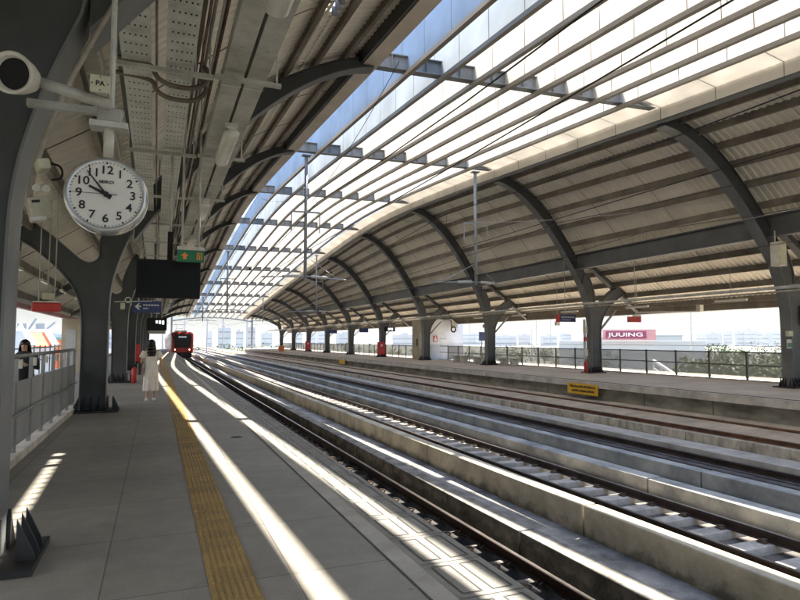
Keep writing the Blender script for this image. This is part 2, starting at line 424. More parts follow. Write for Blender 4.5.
structure('track_slab', MB().box(10.3, 12.2, Y0 - 20, 260, -1.72, -1.25), 'bed')
structure('track_slab', MB().box(13.62, 14.34, Y0 - 20, 260, -1.72, -1.01), 'bed')

# ---- sleepers with clips
def sleeper_set(xa, xb, z, m, label, group, y0, y1, nclip):
    xc = (xa + xb) / 2
    t = thing('sleeper', (xc, y0, z), label, 'sleeper', group)
    mb = MB()
    mb.loft([[(xa, y0 - .15, z), (xb, y0 - .15, z), (xb, y0 + .15, z), (xa, y0 + .15, z)],
             [(xa + .02, y0 - .13, z + .14), (xb - .02, y0 - .13, z + .14), (xb - .02, y0 + .13, z + .14), (xa + .02, y0 + .13, z + .14)]])
    mb.build('concrete_block', m, t, bevel=.012)
    for rx in (xa + .48, xb - .48):
        for sgn in (-1, 1):
            c = MB().box(rx + sgn * .07, rx + sgn * .16, y0 - .06, y0 + .06, z + .14, z + .165)
            c.tube([(rx + sgn * .05, y0 - .04, z + .17), (rx + sgn * .10, y0 - .05, z + .2), (rx + sgn * .15, y0 - .02, z + .19), (rx + sgn * .15, y0 + .03, z + .19), (rx + sgn * .05, y0 + .04, z + .17)], .013, 5)
            c.build('rail_clip', 'clip', t)
    bare = None
    y = y0 + .68; i = 1
    while y < y1:
        if i < nclip: dup(t, (xc, y, z))
        else:
            c = t.copy(); COL.objects.link(c); c.location = (xc, y, z)
            k = KIDS[t][0].copy(); COL.objects.link(k); k.parent = c
        y += .68; i += 1
sleeper_set(6.53, 8.5, -1.36, 'sleeper', 'pale concrete sleeper under the second pair of rails from the near platform', 'sleepers of the second track', .6, 98, 55)
sleeper_set(2.82, 4.62, -1.41, 'bed_dark', 'dark sleeper under the rails beside the near platform', 'sleepers of the platform track', 2.0, 98, 40)

# ---- concrete upstands along the tracks
def upstands(name, x0, x1, z0, z1, m, joint, label, group, ln=5.8, chamfer=.02, start=-12, end=150):
    y = joint
    while y > start: y -= ln
    first = None
    yy = y
    mb = MB(); a, b = y + .02, y + ln - .02
    mb.prism([(x0, z0), (x1, z0), (x1, z1), (x0, z1)], a, b)
    o = mb.build(name, m, bevel=chamfer); tag(o, label, 'concrete upstand', group)
    k = 1
    while y + k * ln < end:
        c = o.copy(); COL.objects.link(c); c.location.y = o.location.y + k * ln
        c.location.x = o.location.x + random.uniform(-.006, .006); c.location.z = o.location.z + random.uniform(-.006, .006); k += 1
upstands('concrete_upstand', 5.14, 5.45, -1.715, -1.27, 'upstand_dark', 7.9, 'low concrete upstand with a dark stained face beside the near track', 'low upstands beside the near track')
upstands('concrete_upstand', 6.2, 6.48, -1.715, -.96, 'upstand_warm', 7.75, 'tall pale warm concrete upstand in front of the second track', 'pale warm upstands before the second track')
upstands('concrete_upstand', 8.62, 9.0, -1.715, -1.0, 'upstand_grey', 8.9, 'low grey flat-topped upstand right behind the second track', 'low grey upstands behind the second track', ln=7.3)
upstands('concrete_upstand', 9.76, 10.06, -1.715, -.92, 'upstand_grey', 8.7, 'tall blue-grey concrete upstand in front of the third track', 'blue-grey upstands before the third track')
upstands('concrete_upstand', 13.41, 13.6, -1.715, -.88, 'upstand_tan', 12.4, 'streaky tan concrete upstand below the rusty rail', 'tan upstands before the fourth track', ln=4.6)

# ------------------------------------------------------------------ steel frames
def thick_prism(mb, poly, t, sh): mb.prism(poly, -t / 2, t / 2, sh)
def rim(mb, poly, t, th, sh):
    """flange plate round an outline"""
    n = len(poly); off = []
    P = [Vector(p) for p in poly]
    for i in range(n):
        d0 = (P[i] - P[i - 1]).normalized(); d1 = (P[(i + 1) % n] - P[i]).normalized()
        n0 = Vector((d0.y, -d0.x)); n1 = Vector((d1.y, -d1.x)); m_ = (n0 + n1)
        m_ = m_.normalized() if m_.length > 1e-3 else n1
        off.append((P[i] + m_ * .002, P[i] + m_ * min(th / max(.4, m_.dot(n1)), th * 2)))
    vs = []
    for yy in (-t / 2, t / 2):
        for q in off: vs += [sh(q[0].x, yy, q[0].y), sh(q[1].x, yy, q[1].y)]
    fs = []
    for i in range(n):
        j = (i + 1) % n; a, b, c, d = 2 * i, 2 * i + 1, 2 * j + 1, 2 * j; o = 2 * n
        fs += [(a, b, c, d), (a + o, d + o, c + o, b + o), (b, b + o, c + o, c), (a, d, d + o, a + o)]
    mb.add(vs, fs)
def smooth_poly(pts, it=1):
    for _ in range(it):
        out = []
        for i in range(len(pts)):
            a, b = pts[i], pts[(i + 1) % len(pts)]
            out += [(a[0] * .75 + b[0] * .25, a[1] * .75 + b[1] * .25), (a[0] * .25 + b[0] * .75, a[1] * .25 + b[1] * .75)]
        pts = out
    return pts
STEM_L0 = [(-1.52, .05), (-.9, .05), (-.9, 1.2), (-.9, 2.3), (-.88, 2.75), (-.77, 3.25), (-.6, 3.75), (-.4, 4.23), (-.62, 5.0), (-.86, 4.55), (-1.03, 4.1), (-1.12, 3.72), (-1.2, 3.45),
          (-1.38, 3.3), (-1.6, 3.36), (-1.85, 3.6), (-2.33, 4.02), (-2.95, 4.42), (-3.25, 4.02), (-2.65, 3.72), (-2.1, 3.25), (-1.8, 2.9), (-1.6, 2.5), (-1.53, 2.1), (-1.52, 1.2)]
STEM_L = [(x - (.12 if x > -1.19 else 0), z) for x, z in STEM_L0]
def round_outline(p, it=2):
    for _ in range(it):
        o = [p[0], p[1]]
        for i in range(1, len(p) - 1):
            a, b = p[i], p[i + 1]; o += [(a[0] * .75 + b[0] * .25, a[1] * .75 + b[1] * .25), (a[0] * .25 + b[0] * .75, a[1] * .25 + b[1] * .75)]
        p = o + [p[-1]]
    return p
STEM_L = round_outline(STEM_L)
def steel_frame(side, k, label):
    xc = -1.21 if side == 'L' else 19.9
    yk = YK[k] if k >= 0 else YK[0] - 9.95
    sh = lambda x, y, z: (x, yk + y + SKEW * (x - 9.4), z)
    yb = yk + SKEW * (xc - 9.4)
    t = thing('steel_frame', (xc, yb, 0), label, 'steel frame', 'steel frames of the near roof' if side == 'L' else 'steel frames of the opposite roof')
    if side == 'L': poly = STEM_L
    else: poly = [(xc - (x + 1.21) if True else 0, z) for x, z in STEM_L]
    poly = poly[:]
    c = MB(); thick_prism(c, poly, .30, sh); col = c.build('column', 'steel', t)
    f = MB(); rim(f, poly if side == 'L' else poly[::-1], .40, .022, sh); f.build('flange', 'steel_flange', col)
    # curved rafter
    a, b = [], []
    N = 16
    for i in range(N + 1):
        if side == 'L': x = lerp(-.52, XL - .12, i / N)
        else: x = lerp(19.35, XR + .15, i / N)
        e = 1e-3; ym = yb
        zu = zunder(side, x, yk); m_ = (zunder(side, x + e, yk) - zunder(side, x - e, yk)) / (2 * e)
        zt = min(zroof(side, x, yk) - .21, zu + .42 * math.sqrt(1 + m_ * m_))
        zt = max(zt, zu + .15)
        a.append((x, zu)); b.append((x, zt))
    r = MB(); r.strip_prism(a, b, -.14, .14, sh); raf = r.build('rafter', 'steel', t)
    fl = MB()
    fl.strip_prism([(x, z - .03) for x, z in a], [(x, z - .002) for x, z in a], -.2, .2, sh)
    fl.build('flange', 'steel_flange', raf)
    fl = MB(); fl.strip_prism([(x, z + .002) for x, z in b], [(x, z + .03) for x, z in b], -.2, .2, sh); fl.build('flange', 'steel', raf)
    # outer beam under the low roof edge and a slim brace
    ob = MB()
    sg = -1 if side == 'L' else 1
    xa, xb = (xc + sg * 1.6, xc + sg * 2.9) if side == 'L' else (xc - .55, xc + 2.75)
    pa = [(xa, zroof(side, xa, yk) - .48), (xb, zroof(side, xb, yk) - .36)]
    pb = [(xa, zroof(side, xa, yk) - .2), (xb, zroof(side, xb, yk) - .2)]
    ob.strip_prism(pa, pb, -.13, .13, sh); ob.build('outer_rafter', 'steel', t)
    if side == 'R':
        br = MB(); br.bar(sh(xc + sg * .3, 0, 1.95), sh(xc + sg * 1.4, 0, 3.1), .08, .08); br.build('brace', 'steel_flange', t)
    bp = MB()
    bp.box(xc - .47, xc + .47, yb - .38, yb + .38, .004, .05)
    base = bp.build('base_plate', 'base_steel', t)
    for sx in (-1, 1):
        for j in (-1, 0, 1):
            st = MB(); x0 = xc + sx * .335; yy = yb + j * .17
            st.prism([(x0, .05), (x0 + sx * .12, .05), (x0 + sx * .1, .12), (x0, .34)], yy - .011, yy + .011); st.build('stiffener', 'base_steel', base)
    for sy in (-1, 1):
        for j in (-1.2, -.4, .4, 1.2):
            x0 = xc + j * .19; y0 = yb + sy * .152
            st = MB(); st.add([(x0 - .011, y0, .05), (x0 + .011, y0, .05), (x0 - .011, y0, .34), (x0 + .011, y0, .34), (x0 - .011, y0 + sy * .2, .05), (x0 + .011, y0 + sy * .2, .05)],
                              [(0, 1, 3, 2), (0, 4, 5, 1), (2, 3, 5, 4), (0, 2, 4), (1, 5, 3)])
            st.build('stiffener', 'base_steel', base)
    return t
for k in range(-1, 11):
    steel_frame('L', k, 'dark grey Y-shaped steel column with curved rafter on the near platform, ' + nth(k) if k >= 0 else 'dark grey Y-shaped steel frame standing just behind the viewpoint')
    if k >= 0: steel_frame('R', k, 'dark grey Y-shaped steel column with arched rafter on the opposite platform, ' + nth(k))

# ------------------------------------------------------------------ roofs
def roof(side, label):
    t = thing('platform_roof', (0 if side == 'L' else 19, 50, 3), label, 'roof')
    xe, xo = (XL - .02, -4.5) if side == 'L' else (XR + .02, 22.9)
    xs = [lerp(xe, xo, i / 15) for i in range(16)]
    # corrugated sheet, ribs running up the slope; an added slot in the near roof casts a sun stripe
    prof = []
    y = Y0; pit = .24
    while y < Y1:
        prof += [(y, 0), (y + .09, 0), (y + .12, .048), (y + .21, .048)]; y += pit
    vs = []; fs = []; nx = len(xs)
    for (yy, h) in prof:
        for x in xs: vs.append((x, yy + SKEW * 0, zroof(side, x, yy) + h))
    slot = None
    if side == 'L':
        s0, s1 = 3.12, 3.36
        xs2 = sorted(set(xs + [s0, s1]), reverse=True); nx = len(xs2); vs = []
        for (yy, h) in prof:
            for x in xs2: vs.append((x, yy, zroof(side, x, yy) + h))
        slot = (xs2.index(s1), xs2.index(s0))
    for i in range(len(prof) - 1):
        for j in range(nx - 1):
            if slot and slot[0] <= j < slot[1] and prof[i][0] < 11.7: continue
            a = i * nx + j; fs.append((a, a + 1, a + nx + 1, a + nx))
    MB().add(vs, fs).build('roof_sheet', 'sheet', t)
    if side == 'L':
        for xa, xb in ((s0 - .05, s0 + .04), (s1 - .06, s1 + .05)):  # strips added along the slot to straighten the sun stripe's edges
            MB().sweep_y(lambda y: [(xa, zroof('L', xa, y) - .012), (xb, zroof('L', xb, y) - .012), (xb, zroof('L', xb, y) - .006), (xa, zroof('L', xa, y) - .006)], YS).build('slot_edge_strip', 'sheet', t)
        bf = MB(); yb_ = Y0  # cross baffles, added to keep the bright slot out of the camera's sight
        while yb_ < 11.7: bf.box(s0 + .041, s1 - .061, yb_, yb_ + .004, zroof('L', 3.24, yb_) - .22, zroof('L', 3.24, yb_) - .013); yb_ += .25
        bf.build('slot_baffle', 'purlin', t)
    # purlins
    n = 12 if side == 'R' else 13
    for i in range(n):
        x = lerp(xe + (-.1 if side == 'L' else .1), xo + (.35 if side == 'L' else -.35), i / (n - 1))
        if side == 'L' and 2.95 < x < 3.45: x = 2.9
        MB().sweep_y(lambda y, x=x: [(x - .045, zroof(side, x, y) - .2), (x + .045, zroof(side, x, y) - .2), (x + .045, zroof(side, x, y) + .04), (x - .045, zroof(side, x, y) + .04)], YS).build('purlin', 'purlin', t)
    # sag rods between purlins
    sr = MB()
    yq = 1.
    while yq < 70:
        if all(abs((yq - yk)) > .8 for yk in YK):
            pts = [(lerp(xe, xo, q / 14), yq, zroof(side, lerp(xe, xo, q / 14), yq) - .1) for q in range(15)]
            sr.tube(pts, .011, 4)
        yq += 3.33
    sr.build('sag_rod', 'purlin', t)
    # eave gutter
    xg = xo
    zf = lambda y: zroof(side, xo, y)
    if side == 'R':
        MB().sweep_y(lambda y: [(xg - .2, zf(y) - .22), (xg + .25, zf(y) - .22), (xg + .25, zf(y) + .12), (xg - .2, zf(y) + .12)], [Y0, Y1]).build('gutter', 'purlin', t)
    else:
        MB().sweep_y(lambda y: [(xg - .2, zf(y) - .16), (xg, zf(y) - .16), (xg, zf(y) + .14), (xg - .2, zf(y) + .14)], [Y0, Y1]).build('gutter', 'pink_frame', t)
    # longitudinal girder
    xg = -.35 if side == 'L' else 19.0
    z0, z1 = (4.95, 5.35) if side == 'L' else (5.06, 5.72)
    g = MB()
    g.box(xg - .03, xg + .03, Y0, Y1, z0, z1); g.box(xg - .16, xg + .16, Y0, Y1, z0 - .03, z0 + .001); g.box(xg - .16, xg + .16, Y0, Y1, z1 - .001, z1 + .03)
    g.build('girder', 'girder', t)
    # inner edge
    if side == 'L':
        MB().sweep_y(lambda y: [(XL - .42, zp(y) - .02), (XL, zp(y) - .02), (XL, zp(y) + .5), (XL - .04, zp(y) + .5), (XL - .04, zp(y) + .02), (XL - .42, zp(y) + .02)], YS).build('fascia', 'fascia', t)
        MB().sweep_y(lambda y: [(XL - .5, zp(y) + .0), (XL - .44, zp(y) + .0), (XL - .44, zp(y) + .4), (XL - .5, zp(y) + .4)], YS).build('edge_beam', 'steel', t)
    else:
        MB().sweep_y(lambda y: [(XR - .72, zp(y) + .18), (XR - .71, zp(y) + .21), (XR - .035, zp(y) + .085), (XR - .035, zp(y) + .055)], YS).build('parapet_panel', 'parapet', t)
        MB().sweep_y(lambda y: [(XR - .03, zp(y) - .32), (XR + .0, zp(y) - .32), (XR + .0, zp(y) + .09), (XR - .03, zp(y) + .09)], YS).build('fascia', 'parapet', t)
        MB().sweep_y(lambda y: [(XR + .005, zp(y) - .42), (XR + .12, zp(y) - .42), (XR + .12, zp(y) - .16), (XR + .005, zp(y) - .16)], YS).build('edge_beam', 'steel', t)
    return t
roof('L', 'curved corrugated roof over the near platform with beige inner edge')
roof('R', 'arched corrugated roof over the opposite platform with pale panelled inner edge')

# ------------------------------------------------------------------ louvres and cross beams over the tracks
for i in range(8):
    x = 6.16 + i * 1.0
    lab = ['pale blue translucent louvre strip next to the near roof edge', 'second translucent louvre strip from the near roof edge', 'third white translucent louvre strip from the near roof edge',
           'fourth white translucent louvre strip from the near roof edge', 'fourth white translucent louvre strip from the opposite roof edge', 'third white translucent louvre strip from the opposite roof edge',
           'second white translucent louvre strip from the opposite roof edge', 'white translucent louvre strip next to the opposite roof edge'][i]
    t = thing('louver', (x, 50, 8), lab, 'louvre', 'louvre strips over the tracks')
    MB().sweep_y(lambda y: [(x - .012, zp(y)), (x + .012, zp(y)), (x + .012, zp(y) + 1.2), (x - .012, zp(y) + 1.2)], YS).build('panel', ['louver_sky_tint', 'louver_sky_tint_faint'][i] if i < 2 else 'louver', t)
    MB().sweep_y(lambda y: [(x - .065, zp(y) - .12), (x + .065, zp(y) - .12), (x + .065, zp(y) - .002), (x - .065, zp(y) - .002)], YS).build('edge_beam', 'louver_beam', t)
    MB().sweep_y(lambda y: [(x - .025, zp(y) + 1.202), (x + .025, zp(y) + 1.202), (x + .025, zp(y) + 1.24), (x - .025, zp(y) + 1.24)], YS).build('top_rail', 'louver_beam', t)
for k, yk in enumerate(YK):
    sh = lambda x, y, z, yk=yk: (x, yk + y + SKEW * (x - 9.4), z)
    t = thing('cross_beam', (9.7, yk, zp(yk)), 'grey steel beam crossing over the tracks between the two roofs, ' + nth(k), 'beam', 'beams crossing over the tracks')
    z = zp(yk)
    MB().box(XL + .01, 14.4, -.02, .02, z + .04, z + .40, sh).build('web', 'cross_steel', t)
    for zz in (z + .015, z + .40): MB().box(XL + .01, 14.4, -.13, .13, zz, zz + .025, sh).build('flange', 'cross_steel', t)
    st = MB()
    for i in range(9):
        x = 5.7 + i * 1.0
        st.box(x, x + .015, -.125, .125, z + .041, z + .399, sh)
    st.build('web_stiffener', 'cross_steel', t)
# end portal
t = thing('end_portal', (9.7, 114, 0), 'pale blue arched portal frame spanning the tracks beyond the roof ends', 'portal')
for dz, nm in ((0, 'lower_arch'), (.9, 'upper_arch')):
    pts = [(lerp(2.5, 16.5, q / 12), 114, 5.0 + dz + .7 * math.sin(math.pi * q / 12)) for q in range(13)]
    MB().tube(pts, .13, 6).build(nm, 'cross_steel', t)
for x in (2.5, 16.5): MB().box(x - .15, x + .15, 113.85, 114.15, -1.7, 6.0).build('post', 'cross_steel', t)

# ------------------------------------------------------------------ overhead line
def mast(x, y, ztop, zbot, xb, label, r=.07):
    t = thing('catenary_mast', (x, y, zbot), label, 'mast', 'hanging masts of the overhead line')
    MB().cyl((x, y, zbot), (x, y, ztop), r, 12).build('post', 'mast', t, smooth=True)
    MB().box(x - .18, x + .18, y - .14, y + .14, ztop - .02, ztop + .02).build('top_plate', 'cross_steel', t)
    zb = lerp(zbot, ztop, .54)
    bk = MB().bar((x - .62, y, zb), (x + .62, y, zb + .02), .06, .07)
    bk.build('bracket', 'mast', t)
    for s in (-1, 1):
        MB().cyl((x + s * .6, y, zb - .85), (x + s * .6, y, zb), .025, 8).build('drop_arm', 'mast', t)
    for xx in xb:
        s = 1 if xx > x else -1
        a = MB(); a.cyl((x, y, zbot + .15), (xx, y, zbot + .05), .028, 8); a.build('cantilever', 'mast', t)
        m_ = MB(); m_.cyl((x + s * .25, y, zbot + .145), (x + s * .95, y, zbot + .115), .06, 10); m_.build('insulator', 'insul', t)
        d = MB(); d.cyl((x, y, zbot + 1.0), (lerp(x, xx, .8), y, zbot + .07), .016, 6); d.build('stay', 'mast', t)
    return t
mi = 0
for k in (1, 4, 7):
    ya = YK[k + 1] if k + 1 < 11 else YK[-1]
    for x, xb in ((5.72, (3.9, 7.5)), (13.6, (11.3, 15.0))):
        yy = ya + SKEW * (x - 9.4)
        mast(x, yy, zp(ya) - .14, 4.12, xb, ['grey mast hanging from the cross beam by the near roof edge, with two side arms', 'grey mast hanging from the cross beam by the opposite roof, with two side arms',
             'more distant grey mast hanging by the near roof edge', 'more distant grey mast hanging by the opposite roof', 'far grey mast hanging near the end of the near roof', 'far grey mast hanging near the end of the opposite roof'][mi]); mi += 1
for i, (x, y) in enumerate(((1.2, 128), (5.6, 135), (9.6, 128), (13.4, 135), (17.5, 128))):
    t = thing('catenary_mast', (x, y, -1.7), 'slim pale overhead line mast standing beyond the station end, ' + ['leftmost', 'second from the left', 'middle', 'fourth from the left', 'rightmost'][i] + ' of five', 'mast', 'masts beyond the station')
    MB().cyl((x, y, -1.7), (x, y, 6.3), .13, 10).build('post', 'mast', t)
    MB().bar((x, y, 5.2), (x + 2.2, y, 4.6), .06, .06).build('cantilever', 'mast', t)
WIRES = [(3.78, 'over the platform track'), (7.5, 'over the second track'), (11.2, 'over the third track'), (14.8, 'over the fourth track')]
for x, lab in WIRES:
    c = MB(); c.tube([(x + (.12 if q % 2 else -.12), -9 + q * 17, 4.0 + .1 * (q % 2)) for q in range(14)], .009, 5)
    tag(c.build('contact_wire', 'wire'), 'thin black contact wire strung ' + lab, 'wire', 'contact wires')
    m_ = MB(); pts = []
    for q in range(10):
        for u in range(6):
            tt = u / 6; pts.append((x, -9 + (q + tt) * 24, 5.15 - .8 * 4 * tt * (1 - tt) * .5))
    t = thing('messenger_wire', (x, 50, 4.7), 'thicker black carrying wire with droppers ' + lab, 'wire', 'carrying wires')
    m_.tube(pts, .011, 5); m_.build('cable', 'wire', t)
    for q in range(3, 40, 3):
        p = pts[q]; MB().cyl((p[0], p[1], 4.05), p, .004, 4).build('dropper', 'wire', t)
    ins = MB()
    p = pts[9]; ins.tube([(p[0], p[1] - .12, p[2]), (p[0], p[1], p[2]), (p[0], p[1] + .12, p[2])], [.02, .06, .02], 8); ins.build('insulator', 'black', t)
for i, (p, q, lab) in enumerate((((5.5, 13.6, 8.6), (5.75, 24.0, 7.2), 'thin stay cable slanting under the first louvre bay'), ((13.6, 24.0, 7.0), (19.4, 13.6, 6.6), 'thin pale cable from hanging mast to opposite arch'),
                     ((13.6, 24, 7.4), (13.9, 34, 9.0), 'thin stay cable behind the mast by the opposite roof'), ((5.72, 24, 7.6), (5.3, 34, 9.6), 'thin stay cable behind the mast by the near roof edge'))):
    pts = [Vector(p).lerp(Vector(q), u / 10) + Vector((0, 0, -.25 * 4 * (u / 10) * (1 - u / 10))) for u in range(11)]
    tag(MB().tube(pts, .009, 5).build('stay_cable', 'wire' if i != 1 else 'insul'), lab, 'cable')

# ------------------------------------------------------------------ near platform: trays, trunking, lights
def cable_tray(x0, x1, z, y0, y1, label):
    t = thing('cable_tray', ((x0 + x1) / 2, (y0 + y1) / 2, z), label, 'cable tray', 'perforated cable trays')
    w = x1 - x0
    # perforated bottom: strips round rectangular slots
    b = MB(); vs = []; fs = []
    cols = [0, .16, .22, .33, .39, .5, .56, .67, .73, .84, .9, 1]
    y = y0
    def quad(xa, xb, ya, yb): b.add([(xa, ya, z), (xb, ya, z), (xb, yb, z), (xa, yb, z)], [(0, 1, 2, 3)])
    pitch = .20
    while y < y1:
        slot = .032 if y < 16 else 0
        if slot:
            quad(x0, x1, y, y + pitch - slot)
            cs = [.14, .20, .32, .38, .5, .56, .68, .74, .84, .90]
            edges = [0] + cs + [1]
            for j in range(0, len(edges) - 1, 2): quad(x0 + w * edges[j], x0 + w * edges[j + 1], y + pitch - slot, y + pitch)
        else: quad(x0, x1, y, y + pitch)
        y += pitch
    b.build('tray_bottom', 'galv', t)
    s = MB(); s.box(x0 - .004, x0, y0, y1, z, z + .09); s.box(x1, x1 + .004, y0, y1, z, z + .09); s.build('side_wall', 'galv', t)
    MB().box(x0 + .02, x1 - .02, y0, y1, z + .012, z + .05).build('cable_bundle', 'black', t)
    return t
cable_tray(-.41, -.13, 4.6, .5, 75, 'perforated grey cable tray above the clock, the left one of the pair')
cable_tray(.03, .31, 4.6, .5, 75, 'perforated grey cable tray, the right one of the pair above the clock')
for x0, x1, lab in ((.64, .86, 'left box of the plain grey cable trunking pair by the tube lights'), (.90, 1.12, 'right box of the plain grey cable trunking pair by the tube lights')):
    t = thing('cable_trunking', ((x0 + x1) / 2, 40, 4.62), lab, 'trunking', 'cable trunking pair')
    MB().box(x0, x1, .5, 75, 4.62, 4.78).build('channel', 'galv_dull', t)
    s = MB()
    for q in range(14): s.box(x0 - .006, x1 + .006, 2.4 + q * 2.4 - .02, 2.4 + q * 2.4 + .02, 4.614, 4.79)
    s.build('joint_cover', 'galv', t)
    s = MB()
    for q in range(5): s.tube([(x0 + .11, 6.2 + q * 3.1, 4.618), (x0 + .11, 6.2 + q * 3.1, 4.606)], .02, 8)
    s.build('fixing', 'galv', t)
def chaikin(p, it=3):
    p = [Vector(v) for v in p]
    for _ in range(it):
        o = [p[0]]
        for a, b in zip(p, p[1:]): o += [a.lerp(b, .25), a.lerp(b, .75)]
        p = o + [p[-1]]
    return p
for q in range(18):
    y = 3.7 + 3.1 * q
    t = thing('support_bracket', (.35, y, 4.5), 'grey channel bracket carrying the cable trays, ' + (nth(q) if q < 12 else 'far along the platform'), 'bracket', 'tray brackets')
    for (xa, xb, zz) in ((-.5, .52, 4.535), (.54, 1.27, 4.555)):
        b = MB(); b.box(xa, xb, y - .03, y + .03, zz - .045, zz - .002); b.build('channel', 'galv_dull', t)
    for x in (-.46, .48, 1.22):
        zt = zroof('L', x, y) - .1
        MB().cyl((x, y, 4.5), (x, y, zt), .011, 6).build('hanger_rod', 'galv', t)
for x, z, r, m, lab in ((.40, 4.72, .016, 'rusty_conduit', 'thin rusty conduit beside the right cable tray'), (.45, 4.80, .018, 'conduit', 'thin pale conduit beside the right cable tray'), (.51, 4.70, .014, 'conduit', 'thin pale conduit beside the trunking'),
                        (.57, 4.86, .02, 'rusty_conduit', 'thicker rusty conduit beside the trunking'), (-.62, 4.62, .022, 'conduit', 'pale conduit left of the cable trays'), (-.07, 4.7, .012, 'conduit', 'thin pale conduit between the cable trays')):
    tag(MB().tube([(x, .5, z), (x, 60, z)], r, 8).build('conduit_pipe', m, smooth=True), lab, 'conduit', 'conduits under the near roof')
for q, (y, n) in enumerate(((6.9, 2), (7.3, 2))):
    tag(MB().tube(chaikin([(-.5, y, 4.62), (-.1, y, 4.6), (-.08, y + .1, 4.5), (.1, y + .25, 4.48), (.40, y + .3, 4.52), (.52, y + .25, 4.68), (.4, y + .2, 4.8)]), .028, 8).build('flexible_cable', 'cable_brown', smooth=True),
        'brown bundle of looped cable crossing between the trays, ' + ('nearer' if q == 0 else 'farther') + ' one', 'cable')
def tube_light(x, y, z, label, ln=1.5):
    t = thing('tube_light', (x, y, z), label, 'lamp', 'tube lights under the near roof')
    rg = []
    for yy, s in ((y - ln / 2, .6), (y - ln / 2 + .04, 1), (y + ln / 2 - .04, 1), (y + ln / 2, .6)):
        rg.append([(x + .105 * s * math.cos(a), yy, z + .045 + .062 * s * math.sin(a)) for a in [2 * math.pi * q / 14 for q in range(14)]])
    MB().loft(rg).build('diffuser', 'diffuser', t, smooth=True)
    MB().box(x - .06, x + .06, y - ln / 2 + .03, y + ln / 2 - .03, z + .1, z + .135).build('housing', 'white_plastic', t)
    for s in (-1, 1): MB().box(x - .085, x + .085, y + s * (ln / 2 - .1) - .012, y + s * (ln / 2 - .1) + .012, z + .03, z + .20).build('clip', 'galv', t)
for q in range(14): tube_light(.87, 4.2 + q * 4.65, 4.32, 'white tube light hanging under the trunking, ' + (nth(q) if q < 12 else 'far down the platform'))

# ---- clock
cy = 4.55; cx, cz = -.338, 2.585
t = thing('platform_clock', (cx, cy, cz), 'large round white station clock with black numerals hanging from a pole', 'clock')
def disc(mb, x, y0, y1, z, r, n=64):
    mb.loft([[(x + r * math.cos(2 * math.pi * q / n), yy, z + r * math.sin(2 * math.pi * q / n)) for q in range(n)] for yy in (y0, y1)]); return mb
RC = .236
KC = RC / .292
rg = []
for r, yy in ((RC - .02, cy - .075), (RC, cy - .085), (RC + .018, cy - .08), (RC + .026, cy - .055), (RC + .026, cy + .055), (RC + .018, cy + .08), (RC - .02, cy + .075)):
    rg.append([(cx + r * math.cos(2 * math.pi * q / 72), yy, cz + r * math.sin(2 * math.pi * q / 72)) for q in range(72)])
MB().loft(rg).build('rim', 'clock_rim', t, smooth=True)
dial = disc(MB(), cx, cy - .079, cy - .074, cz, RC - .004).build('dial', 'clock_face', t)
yf = cy - .082
for h in range(1, 13):
    a = math.pi / 2 - h * math.pi / 6
    text(str(h), .098 * KC, 'numeral', 'ink', dial, (cx + .205 * KC * math.cos(a), yf, cz + .205 * KC * math.sin(a)), FACE_Y, depth=.001, bold=.0011, sx=1.05)
text('SEIKO', .034 * KC, 'maker_lettering', 'ink', dial, (cx, yf, cz + .105 * KC), FACE_Y, depth=.001, bold=.0008, sx=1.25)
for q in range(60):
    a = q * math.pi / 30; big = q % 5 == 0
    r0, r1, w = (.258 * KC, .276 * KC, .010) if big else (.264 * KC, .276 * KC, .0035)
    tk = MB(); d = Vector((math.cos(a), 0, math.sin(a))); p = Vector((cx, yf, cz))
    tk.bar(p + d * r0, p + d * r1, .002, w, (0, 1, 0)) if False else tk.bar(p + d * r0, p + d * r1, w, .003, (0, -1, 0))
    tk.build('hour_tick' if big else 'minute_tick', 'ink', dial)
def hand(ang, ln, tail, w, yy, m='ink', nm='hand', taper=.6):
    ln *= KC; tail *= KC; w *= KC; d = Vector((math.sin(ang), 0, math.cos(ang))); s = Vector((math.cos(ang), 0, -math.sin(ang))); p = Vector((cx, yy, cz))
    vs = [p - d * tail - s * w / 2, p - d * tail + s * w / 2, p + d * ln + s * w / 2 * taper, p + d * ln - s * w / 2 * taper]
    vs += [v + Vector((0, .003, 0)) for v in vs]
    MB().add(vs, [(0, 1, 2, 3), (7, 6, 5, 4), (0, 4, 5, 1), (1, 5, 6, 2), (2, 6, 7, 3), (3, 7, 4, 0)]).build(nm, m, t)
hand(R(296), .145, .045, .03, cy - .088, nm='hour_hand'); hand(R(322), .238, .05, .017, cy - .093, nm='minute_hand', taper=.5); hand(R(270), .25, .085, .005, cy - .098, nm='second_hand')
MB().cyl((cx, cy - .101, cz), (cx, cy - .08, cz), .018, 16).build('hub', 'ink', t)
MB().cyl((cx, cy, cz + RC + .02), (cx, cy, 3.08), .034, 16).build('pole', 'white_plastic', t, smooth=True)
MB().box(cx - .12, cx + .12, cy - .07, cy + .07, 3.06, 3.10).build('mounting_plate', 'galv', t)
MB().box(cx - .075, cx + .075, cy - .06, cy + .06, 3.10, 3.20).build('junction_box', 'galv_dull', t, bevel=.008)
MB().bar((cx - .52, cy + .12, 3.22), (cx + .08, cy + .12, 3.22), .05, .05).build('support_channel', 'galv_dull', t)
MB().cyl((cx, cy + .12, 3.2), (cx, cy + .12, 4.56), .02, 8).build('hanger_rod', 'galv', t)

